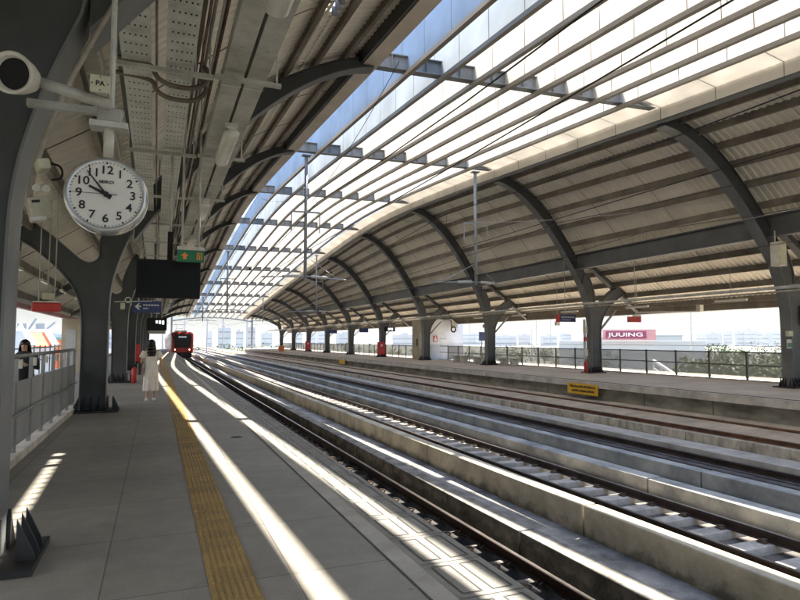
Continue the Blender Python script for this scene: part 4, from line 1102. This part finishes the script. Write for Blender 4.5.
pw = {'leg': {-1: (.03, -.12, .02), 1: (.06, .16, 0)}, 'arm': {-1: ((.225, -.05, 1.06), (.235, .06, .86)), 1: ((.235, -.03, 1.05), (.265, .04, .82))}}
person((-.1, 17.0, .006), 0, 'woman with long black hair in a white dress walking away along the platform', pw, woman)
pm_ = {'leg': {-1: (.01, 0, 0), 1: (.01, 0, 0)}, 'arm': {-1: ((.22, .02, 1.06), (.10, .24, 1.12)), 1: ((.22, .02, 1.06), (.12, .23, 1.08))}}
def passenger(t):
    MB().loft([ell(.19, .14, .78, n=32, wob=.006), ell(.175, .135, .95, n=32), ell(.17, .125, 1.1, n=32), ell(.18, .12, 1.22, n=32), ell(.18, .10, 1.31, n=32), ell(.12, .075, 1.36, n=32), ell(.07, .06, 1.385, n=32)], cap=False).build('jacket', 'dark_cloth', t, smooth=True)
    for s in (-1, 1):
        sh_ = Vector((s * .165, -.005, 1.29)); a = pm_['arm'][s]
        MB().tube([sh_, Vector((s * a[0][0], a[0][1], a[0][2])), Vector((s * a[1][0], a[1][1], a[1][2]))], [.068, .056, .042], 14).build('sleeve', 'dark_cloth', t, smooth=True)
        MB().tube([(s * .085, 0, .85), (s * .085, .01, .45), (s * .085, 0, .07)], [.105, .075, .06], 16).build('trouser_leg', 'dark_cloth', t, smooth=True)
        MB().tube([(s * .085, -.05, .04), (s * .09, .08, .04), (s * .095, .17, .03)], [.04, .045, .03], 12).build('shoe', 'black', t, smooth=True)
    shell_hair(t, 1.30, 0)
    MB().loft([[(.0 + .14 * math.cos(a), .17 + .05 * math.sin(a), z) for a in [2 * math.pi * q / 16 for q in range(16)]] for z in (.78, .8, 1.02, 1.05)]).build('bag', 'black', t)
    MB().obox((.0, .29, 1.17), (.075, .01, .15), Matrix.Rotation(R(-35), 3, 'X')).build('phone', 'black_gloss', t)
person((-2.36, 13.6, .004), R(178), 'person in black holding a phone behind the side railing', pm_, passenger)

# ------------------------------------------------------------------ train
ty, tx = 86., 3.3
t = thing('commuter_train', (tx, ty, -1.1), 'red and black electric train arriving beside the near platform', 'train')
def sec(y, w, z0, z1, n=8, rad=.45):
    pts = []
    for cx_, cz_, a0 in ((w - rad, z1 - rad, 0), (-w + rad, z1 - rad, 90), (-w + .15, z0 + .15, 180), (w - .15, z0 + .15, 270)):
        r = rad if a0 < 180 else .15
        for q in range(n + 1):
            a = R(a0 + 90 * q / n); pts.append((tx + cx_ + r * math.cos(a), y, -1.1 + cz_ + r * math.sin(a)))
    return pts
nose = MB().loft([sec(ty, 1.2, 1.05, 3.45, rad=.5), sec(ty + .12, 1.36, 1.0, 3.65, rad=.5), sec(ty + .5, 1.44, .95, 3.78), sec(ty + 1.6, 1.45, .95, 3.8)]).build('cab_front', 'train_red', t, smooth=False)
ws = MB(); zt = -1.1
ws.prism([(tx - .98, zt + 1.8), (tx - .85, zt + 1.66), (tx + .85, zt + 1.66), (tx + .98, zt + 1.8), (tx + 1.2, zt + 3.1), (tx + .95, zt + 3.5), (tx - .95, zt + 3.5), (tx - 1.2, zt + 3.1)], ty - .05, ty + .08)
wsh = ws.build('windscreen', 'train_glass', t, bevel=.02)
MB().box(tx - .5, tx + .5, ty - .06, ty - .051, zt + 3.02, zt + 3.2).build('destination_display', 'train_display', wsh)
for s in (-1, 1):
    MB().bar((tx + s * .08, ty - .07, zt + 1.8), (tx + s * .55, ty - .07, zt + 2.6), .02, .03).build('wiper', 'black', wsh)
    MB().box(tx + s * .92 - .17, tx + s * .92 + .17, ty - .04, ty + .02, zt + 1.32, zt + 1.5).build('lamp_surround', 'black', t)
    MB().cyl((tx + s * .92, ty - .06, zt + 1.41), (tx + s * .92, ty - .035, zt + 1.41), .09, 12).build('headlight', 'headlight', t)
MB().box(tx - .68, tx + .68, ty - .02, ty + .5, zt + .22, zt + 1.04).build('skirt', 'black', t, bevel=.03)
cpl = MB().box(tx - .16, tx + .16, ty - .45, ty - .02, zt + .62, zt + .9).build('coupler', 'base_steel', t, bevel=.02)
for s in (-1, 1): MB().box(tx + s * .95 - .28, tx + s * .95 + .28, ty + .1, ty + .6, zt + .35, zt + 1.0).build('bogie_cover', 'black', t)
for c in range(3):
    a = ty + 1.62 + c * 20.2
    body = MB().loft([sec(a, 1.45, .95, 3.8), sec(a + 20, 1.45, .95, 3.8)]).build('car_body', 'train_white', t)
    for s in (-1, 1):
        MB().box(tx + s * 1.452, tx + s * 1.462, a + .2, a + 19.8, zt + 1.0, zt + 1.55).build('red_band', 'train_red', body)
        MB().box(tx + s * 1.452, tx + s * 1.46, a + .6, a + 19.4, zt + 1.9, zt + 2.85).build('window_band', 'train_glass', body)
        for d in range(4):
            MB().box(tx + s * 1.464, tx + s * 1.472, a + 1.6 + d * 5.1, a + 3.0 + d * 5.1, zt + 1.05, zt + 3.1).build('door', 'train_red', body)
    MB().box(tx - 1.1, tx + 1.1, a + .5, a + 19.5, zt + .2, zt + .94).build('underframe', 'black', t)
    MB().box(tx - .8, tx + .8, a + 3, a + 8, zt + 3.79, zt + 4.05).build('roof_unit', 'galv_dull', t)
pg = MB(); pg.bar((tx - .5, a - 30, zt + 3.8), (tx - .5, a - 29, zt + 4.5), .04, .04); pg.bar((tx + .5, a - 30, zt + 3.8), (tx + .5, a - 29, zt + 4.5), .04, .04); pg.bar((tx - .5, a - 29, zt + 4.5), (tx + .5, a - 29, zt + 4.5), .04, .04)
pg.bar((tx - .5, a - 29, zt + 4.5), (tx - .5, a - 29.9, zt + 5.05), .03, .03); pg.bar((tx + .5, a - 29, zt + 4.5), (tx + .5, a - 29.9, zt + 5.05), .03, .03); pg.bar((tx - .8, a - 29.9, zt + 5.06), (tx + .8, a - 29.9, zt + 5.06), .04, .04)
pg.build('pantograph', 'base_steel', t)

# ------------------------------------------------------------------ beyond the opposite platform
TH, PH = math.atan(244 / math.hypot(600, 40)), math.atan(40 / 600)
FW = Vector((math.sin(TH) * math.cos(PH), math.cos(TH) * math.cos(PH), math.sin(PH))); RT = Vector((math.cos(TH), -math.sin(TH), 0))
def bearing(px): # unit ground direction seen at that photo column, for laying out the far surroundings
    d = FW * 1 + RT * ((px - 400) / 600); d.z = 0; return d.normalized()
GZ = -11.
def at(px, dist): d = bearing(px) * dist; return d.x, d.y
def block(x, y, w, dp, z0, z1, ang): # oriented box
    c, s = math.cos(ang), math.sin(ang)
    return [(x + c * a - s * b, y + s * a + c * b, z) for z in (z0, z1) for a, b in ((-w / 2, -dp / 2), (w / 2, -dp / 2), (w / 2, dp / 2), (-w / 2, dp / 2))]
BF = [(0, 1, 2, 3), (4, 7, 6, 5), (0, 4, 5, 1), (1, 5, 6, 2), (2, 6, 7, 3), (3, 7, 4, 0)]
def oblock(mb, *a): mb.add(block(*a), BF); return mb
A = -TH - R(14)
# magenta signboard building and blue warehouse
bx, by = at(628, 150)
t = thing('shop_building', (bx, by, GZ), 'low pale building carrying a large magenta signboard with white letters', 'building')
ang = math.atan2(-bx, by) + 0
oblock(MB(), bx, by, 30, 16, GZ, 1.4, ang).build('wall', 'grey_clad', t)
d = bearing(628); fx, fy = bx - d.x * 8.6, by - d.y * 8.6
scale = (150 - 8.6) * d.dot(Vector((FW.x, FW.y, 0))) / 600
def px_m(n): return n * scale
cxx = fx; cyy = fy
fr = oblock(MB(), cxx, cyy, px_m(50), .5, 1.6, 1.6 + px_m(10.5), ang).build('sign_frame', 'pink_frame', t)
pnx, pny = cxx - d.x * .35, cyy - d.y * .35
rtv = Vector((d.y, -d.x, 0))
pc = Vector((pnx, pny, 0)) - rtv * px_m(3)
oblock(MB(), pc.x, pc.y, px_m(38), .2, 1.6 + px_m(1.6), 1.6 + px_m(8.8), ang).build('sign_panel', 'magenta', t)
rm = Matrix(((rtv.x, 0, -d.x), (rtv.y, 0, -d.y), (0, 1, 0)))
text('JUUING', px_m(5.4), 'lettering', 'white_paint', t, Vector((pc.x - d.x * .2, pc.y - d.y * .2, 1.6 + px_m(5.2))), rm, depth=.03, bold=.02, sx=1.75)
for i, (px0, px1, dist, zt_, m, lab) in enumerate(((606, 668, 170, 1.0, 'blue_clad_light', 'long pale blue warehouse below the magenta sign'), (668, 695, 180, .9, 'blue_clad', 'taller pale blue warehouse block right of the magenta sign'), (645, 678, 215, 2.9, 'grey_clad', 'grey block rising behind the blue warehouses'), (600, 640, 260, 2.4, 'grey_clad', 'grey block hidden behind the magenta sign'))):
    x, y = at((px0 + px1) / 2, dist); w = (px1 - px0) / 600 * dist * .93 / .96
    b = thing('warehouse', (x, y, GZ), lab, 'building', 'warehouses beyond the platform')
    wl = oblock(MB(), x, y, w, 14, GZ, zt_, math.atan2(-x, y)).build('wall', m, b); oblock(MB(), x, y, w + .5, 14.5, zt_ + .01, zt_ + .3, math.atan2(-x, y)).build('roof', 'grey_clad', b)
# expressway slope walls and stair rail
t = thing('stair_rail', (44, 40, -6), 'white sloping stair rail seen through the fence panels', 'stair rail')
p0, p1 = at(652, 60), at(684, 54)
for dz in (0, -.7): MB().tube([(p0[0], p0[1], 1.6 - 1.9 + dz), (p1[0], p1[1], 1.6 - 3.4 + dz)], .16 if dz == 0 else .07, 8).build('rail', 'white_paint', t)
for q in range(5):
    u = q / 4; x, y = lerp(p0[0], p1[0], u), lerp(p0[1], p1[1], u); z = lerp(-.3, -1.8, u)
    MB().cyl((x, y, GZ), (x, y, z), .06, 6).build('post', 'white_paint', t)
structure('road_deck', MB().add([(30, -100, -5.2), (37, -100, -5.2), (37, 400, -5.2), (30, 400, -5.2), (30, -100, -6.2), (37, -100, -6.2), (37, 400, -6.2), (30, 400, -6.2)], [(0, 1, 2, 3), (7, 6, 5, 4), (0, 4, 5, 1), (1, 5, 6, 2), (2, 6, 7, 3), (3, 7, 4, 0)]), 'conc_light')
# street lights
def street_light(px, dist, top_px, label, arms=2, wpx=12):
    x, y = at(px, dist); dopt = dist * bearing(px).dot(Vector((FW.x, FW.y, 0))); z = 1.6 + (340 - top_px) / 600 * dopt
    t = thing('street_light', (x, y, GZ), label, 'street light', 'street lights beyond the platform')
    MB().tube([(x, y, GZ), (x, y, z)], [.16, .08], 8).build('pole', 'galv', t)
    w = wpx / 600 * dopt; b = bearing(px); rv = Vector((b.y, -b.x, 0))
    for s in ((-1, 1) if arms == 2 else (1,)):
        e = Vector((x, y, z)) + rv * s * w + Vector((0, 0, .25)); MB().tube([(x, y, z), tuple(Vector((x, y, z)) + rv * s * w * .4 + Vector((0, 0, .2))), tuple(e)], .06, 6).build('arm', 'galv', t)
        MB().bar(tuple(e), tuple(e + rv * s * w * .25), .3, .14).build('lamp_head', 'galv', t)
street_light(690, 75, 310, 'tall double-armed street light right of the magenta sign')
street_light(536, 120, 318, 'slim street light left of the second opposite column', 1, 4)
street_light(550, 140, 319, 'slim street light just left of the blue and red sign', 1, 4)
street_light(531, 165, 329, 'short distant street light seen above the fence', 1, 3)
street_light(469, 130, 322, 'slim street light just right of the pale hut', 1, 4)
street_light(585, 100, 326, 'street light just left of the second opposite column', 1, 3)
# distant skyline
random.seed(5)
sky_items = []
for px, w, h, dist in [(470, 22, 5, 1500), (478, 10, 7, 1500), (505, 26, 3, 1300), (525, 16, 4, 1500), (548, 18, 3, 1250), (565, 12, 5, 1500), (640, 40, 3, 1700), (700, 12, 5, 1600), (713, 14, 6, 1400), (727, 10, 8.5, 1700), (738, 9, 7, 1500), (748, 14, 10, 1500), (757, 8, 8, 1650), (766, 8, 6, 1300), (776, 14, 7, 1500), (786, 10, 5, 1400), (796, 14, 6, 1500), (810, 16, 8, 1500), (300, 10, 7, 1300), (312, 9, 5, 1400), (322, 12, 8, 1500), (226, 16, 13, 900), (242, 10, 9, 1000), (253, 10, 14, 900), (212, 8, 8, 1100), (268, 14, 6, 1200), (345, 20, 6, 1200), (405, 30, 4, 1200), (60, 18, 5, 900), (20, 20, 9, 800), (110, 20, 5, 1000)]:
    x, y = at(px, dist); sc = dist * bearing(px).dot(Vector((FW.x, FW.y, 0))) / 600
    t = thing('distant_building', (x, y, GZ), 'hazy distant tower block on the skyline beyond the station', 'building', 'distant skyline buildings')
    an = math.atan2(-x, y) + random.uniform(-.4, .4); zt_ = 1.6 + (h + 3) * sc * .75
    oblock(MB(), x, y, w * sc * .8, 18, GZ, zt_, an).build('wall', 'tower_wall' if px % 2 else 'grey_clad', t)
    wd = MB(); nf = max(2, int((zt_ - GZ) / 9))
    for q in range(nf): oblock(wd, x, y, w * sc * .8 - 2, 18.4, GZ + 5 + q * 9, GZ + 7 + q * 9, an)
    wd.build('window', 'tower_window', t); oblock(MB(), x + random.uniform(-3, 3), y, w * sc * .25, 8, zt_ + .05, zt_ + 3.5, an).build('roof_house', 'tower_wall', t)
# trees
def tree(px, dist, ztop, rad, m, label, group, n=900):
    x, y = at(px, dist)
    t = thing('tree', (x, y, GZ), label, 'tree', group)
    tr = MB(); tr.tube([(x, y, GZ), (x + .2, y, lerp(GZ, ztop, .4)), (x, y + .2, lerp(GZ, ztop, .8))], [.35, .25, .08], 8)
    for q in range(6):
        a = random.uniform(0, 6.28); z0 = lerp(GZ, ztop, random.uniform(.4, .65)); tr.tube([(x, y, z0), (x + math.cos(a) * rad * .6, y + math.sin(a) * rad * .6, z0 + rad * .5)], [.12, .04], 5)
    tr.build('trunk', 'trunk', t)
    lf = MB(); hh = (ztop - GZ) * .62; cz_ = ztop - hh / 2
    cl = [(random.gauss(0, .45), random.gauss(0, .45), random.uniform(-.8, .8), random.uniform(.25, .5)) for _ in range(16)]
    for q in range(n):
        c = random.choice(cl); u = Vector((random.gauss(0, 1), random.gauss(0, 1), random.gauss(0, 1))).normalized() * c[3] * random.uniform(.5, 1)
        p = Vector((x + (c[0] + u.x) * rad, y + (c[1] + u.y) * rad, cz_ + (c[2] + u.z) * hh * .5)); sz = random.uniform(.16, .38)
        a = Vector((random.gauss(0, 1), random.gauss(0, 1), random.gauss(0, 1))).normalized(); b = a.orthogonal().normalized(); c2 = a.cross(b)
        lf.add([p - b * sz, p + c2 * sz * .6, p + b * sz, p - c2 * sz * .6], [(0, 1, 2, 3)])
    lf.build('crown', m, t)
random.seed(11)
for q in range(34):
    px = 692 + q * 4.6 + random.uniform(-2, 2)
    tree(px, random.uniform(48, 95), random.uniform(-2.6, .4), random.uniform(2.2, 3.6), random.choice(['leaf', 'leaf_pale', 'leaf_pale']), 'leafy roadside tree seen through the fence on the right', 'roadside trees right of the warehouses', 700)
for q in range(30):
    px = 330 + q * 12 + random.uniform(-4, 4)
    if 600 < px < 690: px += 95
    tree(px, random.uniform(130, 260), random.uniform(-1.6, .8), random.uniform(3.5, 5.5), random.choice(['leaf', 'leaf_pale']), 'distant roadside tree beyond the opposite platform fence', 'distant trees beyond the fence', 420)
for q in range(12):
    tree(185 + q * 12 + random.uniform(-4, 4), random.uniform(170, 330), random.uniform(-1, 1.2), random.uniform(4, 6), 'leaf', 'distant tree beyond the end of the tracks', 'distant trees beyond the station end', 420)
# left surroundings
def zpx(py, px, dist): return 1.6 + (340 - py) / 600 * dist * bearing(px).dot(Vector((FW.x, FW.y, 0)))
def wpx(n, px, dist): return n / 600 * dist * bearing(px).dot(Vector((FW.x, FW.y, 0)))
D = 110
x, y = at(40, D); an = math.atan2(-x, y)
t = thing('orange_roof_hall', (x, y, GZ), 'hall with a steep orange roof edged in white, beyond the side railing', 'building')
d = bearing(40); rv = Vector((d.y, -d.x, 0)); P0 = Vector((x, y, 0))
w2 = wpx(12, 40, D); zt_, zb_ = zpx(331, 40, D), zpx(346, 40, D)
q4 = [P0 - rv * w2 * .95 + Vector((0, 0, zt_)), P0 + rv * w2 * .55 + Vector((0, 0, zt_)), P0 + rv * w2 * 1.25 + Vector((0, 0, zb_)) - d * 3, P0 - rv * w2 * .35 + Vector((0, 0, zb_)) - d * 3]
mb = MB(); mb.add(q4 + [v + d * .3 + Vector((0, 0, -.25)) for v in q4], [(0, 1, 2, 3), (7, 6, 5, 4), (0, 4, 5, 1), (1, 5, 6, 2), (2, 6, 7, 3), (3, 7, 4, 0)]); mb.build('roof', 'orange_roof', t)
MB().bar(q4[1] - d * .1, q4[2] - d * .2, .7, .7).bar(q4[0] - d * .1, q4[3] - d * .2, .7, .5).bar(q4[0], q4[1], .5, .5).build('roof_edge', 'white_paint', t)
oblock(MB(), x + d.x * 8, y + d.y * 8, w2 * 2.4, 12, GZ, zb_ - .3, an).build('wall', 'pale_roof', t)
x, y = at(58, 120); an = math.atan2(-x, y)
t = thing('orange_kiosk', (x, y, GZ), 'orange panelled kiosk with teal frame beside the orange roofed hall', 'building')
oblock(MB(), x, y, wpx(16, 58, 120), 6, GZ, zpx(339.5, 58, 120), an).build('wall', 'orange_roof', t)
oblock(MB(), x, y, wpx(21, 58, 120), 6.6, zpx(339.4, 58, 120), zpx(337.5, 58, 120), an).build('roof', 'teal', t)
for s in (-1, 1):
    v = bearing(58); rv2 = Vector((v.y, -v.x, 0)) * s * wpx(9.5, 58, 120); oblock(MB(), x + rv2.x, y + rv2.y, .6, 6.4, GZ, zpx(339.6, 58, 120), an).build('post', 'teal', t)
x, y = at(22, 160); an = math.atan2(-x, y)
t = thing('pale_building', (x, y, GZ), 'pale blue-grey building with a pointed top behind the orange roof', 'building')
oblock(MB(), x, y, wpx(16, 22, 160), 12, GZ, zpx(331, 22, 160), an).build('wall', 'pale_roof', t)
ap = Vector((x, y, zpx(322, 22, 160))); bs = block(x, y, wpx(8, 22, 160), 5, zpx(330.9, 22, 160), zpx(330.5, 22, 160), an)
MB().add(bs[:4] + [tuple(ap)], [(0, 1, 4), (1, 2, 4), (2, 3, 4), (3, 0, 4)]).build('spire', 'blue_clad_light', t)
for px, pt, dx, lab in ((30, 318.5, 6, 'left'), (48, 322, 7, 'right')):
    x, y = at(px, 260)
    t = thing('tower_crane', (x, y, GZ), 'distant luffing crane above the orange roofs, the ' + lab + ' one of two', 'crane', 'distant cranes')
    b = bearing(px); rv2 = Vector((b.y, -b.x, 0)); z0 = zpx(329, px, 260); top = Vector((x, y, 0)) + rv2 * wpx(dx, px, 260) + Vector((0, 0, zpx(pt, px, 260)))
    MB().bar((x, y, GZ), (x, y, z0), 1.2, 1.2).build('tower', 'mast', t); MB().bar((x, y, z0), tuple(top), .5, .7).build('jib', 'mast', t)
    oblock(MB(), x - rv2.x * 2, y - rv2.y * 2, 3, 2, z0, z0 + 2, 0).build('counterweight', 'mast', t)

# ------------------------------------------------------------------ light, sky, air
sun_dir = Vector((.528, .23, 1)).normalized()
sd = bpy.data.lights.new('sun', 'SUN'); sd.energy = 2.5; sd.angle = R(.5); sd.color = (1, .91, .77)
so = bpy.data.objects.new('sun', sd); COL.objects.link(so); so.rotation_euler = sun_dir.to_track_quat('Z', 'Y').to_euler()
W = bpy.data.worlds.new('World'); S.world = W; W.use_nodes = True
n, l = W.node_tree.nodes, W.node_tree.links
bg = n['Background']; bg.inputs['Strength'].default_value = .075
sk = n.new('ShaderNodeTexSky'); sk.sky_type = 'NISHITA'; sk.sun_disc = False
sk.sun_elevation = math.asin(sun_dir.z); sk.sun_rotation = math.atan2(sun_dir.x, sun_dir.y); sk.dust_density = .6; sk.air_density = 1.0; sk.ozone_density = .7; sk.altitude = 0
tc = n.new('ShaderNodeTexCoord'); mp = n.new('ShaderNodeMapping'); mp.inputs['Scale'].default_value = (1.6, 1.6, 4.5)
nz = n.new('ShaderNodeTexNoise'); nz.inputs['Scale'].default_value = 2.2; nz.inputs['Detail'].default_value = 8; nz.inputs['Roughness'].default_value = .55
l.new(tc.outputs['Generated'], mp.inputs['Vector']); l.new(mp.outputs['Vector'], nz.inputs['Vector'])
sx = n.new('ShaderNodeSeparateXYZ'); l.new(tc.outputs['Generated'], sx.inputs[0])
el = n.new('ShaderNodeMapRange'); el.inputs['From Min'].default_value = .02; el.inputs['From Max'].default_value = .55; el.inputs['To Min'].default_value = .38; el.inputs['To Max'].default_value = -.34
l.new(sx.outputs['Z'], el.inputs['Value'])
ad = n.new('ShaderNodeMath'); ad.operation = 'ADD'; l.new(nz.outputs['Fac'], ad.inputs[0]); l.new(el.outputs[0], ad.inputs[1])
cr = n.new('ShaderNodeValToRGB'); cr.color_ramp.elements[0].position = .5; cr.color_ramp.elements[0].color = (0, 0, 0, 1); cr.color_ramp.elements[1].position = .72; cr.color_ramp.elements[1].color = (1, 1, 1, 1)
l.new(ad.outputs[0], cr.inputs['Fac'])
mx = n.new('ShaderNodeMix'); mx.data_type = 'RGBA'; mx.inputs[7].default_value = (.62, .615, .60, 1)
ml = n.new('ShaderNodeMath'); ml.operation = 'MULTIPLY'; ml.inputs[1].default_value = .92; l.new(cr.outputs['Color'], ml.inputs[0])
cv = n.new('ShaderNodeVectorMath'); cv.operation = 'DOT_PRODUCT'; cv.inputs[1].default_value = (-.86, -.37, .34)  # added bright sky patch, left and behind out of view, lights kerbs and floor
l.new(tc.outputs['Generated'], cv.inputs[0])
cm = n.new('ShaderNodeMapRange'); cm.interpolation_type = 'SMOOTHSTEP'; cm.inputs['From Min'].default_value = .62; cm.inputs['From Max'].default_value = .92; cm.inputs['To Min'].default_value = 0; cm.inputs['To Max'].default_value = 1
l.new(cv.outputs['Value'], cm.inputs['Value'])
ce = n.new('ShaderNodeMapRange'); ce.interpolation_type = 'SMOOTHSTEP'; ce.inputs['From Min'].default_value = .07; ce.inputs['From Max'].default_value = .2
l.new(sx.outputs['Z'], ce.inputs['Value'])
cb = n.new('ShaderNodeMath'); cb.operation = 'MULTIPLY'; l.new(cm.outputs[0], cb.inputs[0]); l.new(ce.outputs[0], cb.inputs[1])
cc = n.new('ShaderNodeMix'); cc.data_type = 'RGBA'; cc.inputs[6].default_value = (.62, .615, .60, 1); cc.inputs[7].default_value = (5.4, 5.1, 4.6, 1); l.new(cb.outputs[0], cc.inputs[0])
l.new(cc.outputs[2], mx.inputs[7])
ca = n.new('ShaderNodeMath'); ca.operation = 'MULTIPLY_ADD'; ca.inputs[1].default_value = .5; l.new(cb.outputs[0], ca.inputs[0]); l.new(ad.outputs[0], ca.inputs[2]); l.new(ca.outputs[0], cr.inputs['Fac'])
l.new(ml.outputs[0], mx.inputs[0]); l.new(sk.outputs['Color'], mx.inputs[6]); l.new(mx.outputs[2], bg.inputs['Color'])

hz = MB().box(-2600, 2600, -600, 2600, -12.2, 40)
hm = bpy.data.materials.new('haze'); hm.use_nodes = True
n, l = nodes(hm); n.remove(n['Principled BSDF'])
vol = n.new('ShaderNodeVolumePrincipled'); vol.inputs['Color'].default_value = (.86, .92, 1, 1); vol.inputs['Density'].default_value = .00010; vol.inputs['Anisotropy'].default_value = .2
l.new(vol.outputs['Volume'], n['Material Output'].inputs['Volume']); M['haze'] = hm
tag(hz.build('haze', 'haze'), kind='stuff')

cam = bpy.data.cameras.new('camera'); cam.lens = 27; cam.sensor_width = 36; cam.clip_end = 9000; cam.clip_start = .05
co = bpy.data.objects.new('camera', cam); COL.objects.link(co); co.location = (0, 0, 1.6)
co.rotation_euler = (R(90) + PH, 0, -TH); S.camera = co
S.view_settings.view_transform = 'Standard'; S.view_settings.look = 'None'; S.view_settings.gamma = 1; S.view_settings.use_curve_mapping = False
S.view_settings.exposure = 3.25
c = S.cycles
c.use_denoising = True; c.max_bounces = 8; c.diffuse_bounces = 5; c.glossy_bounces = 3; c.transmission_bounces = 6; c.transparent_max_bounces = 12
c.sample_clamp_indirect = 6; c.caustics_reflective = False; c.caustics_refractive = False
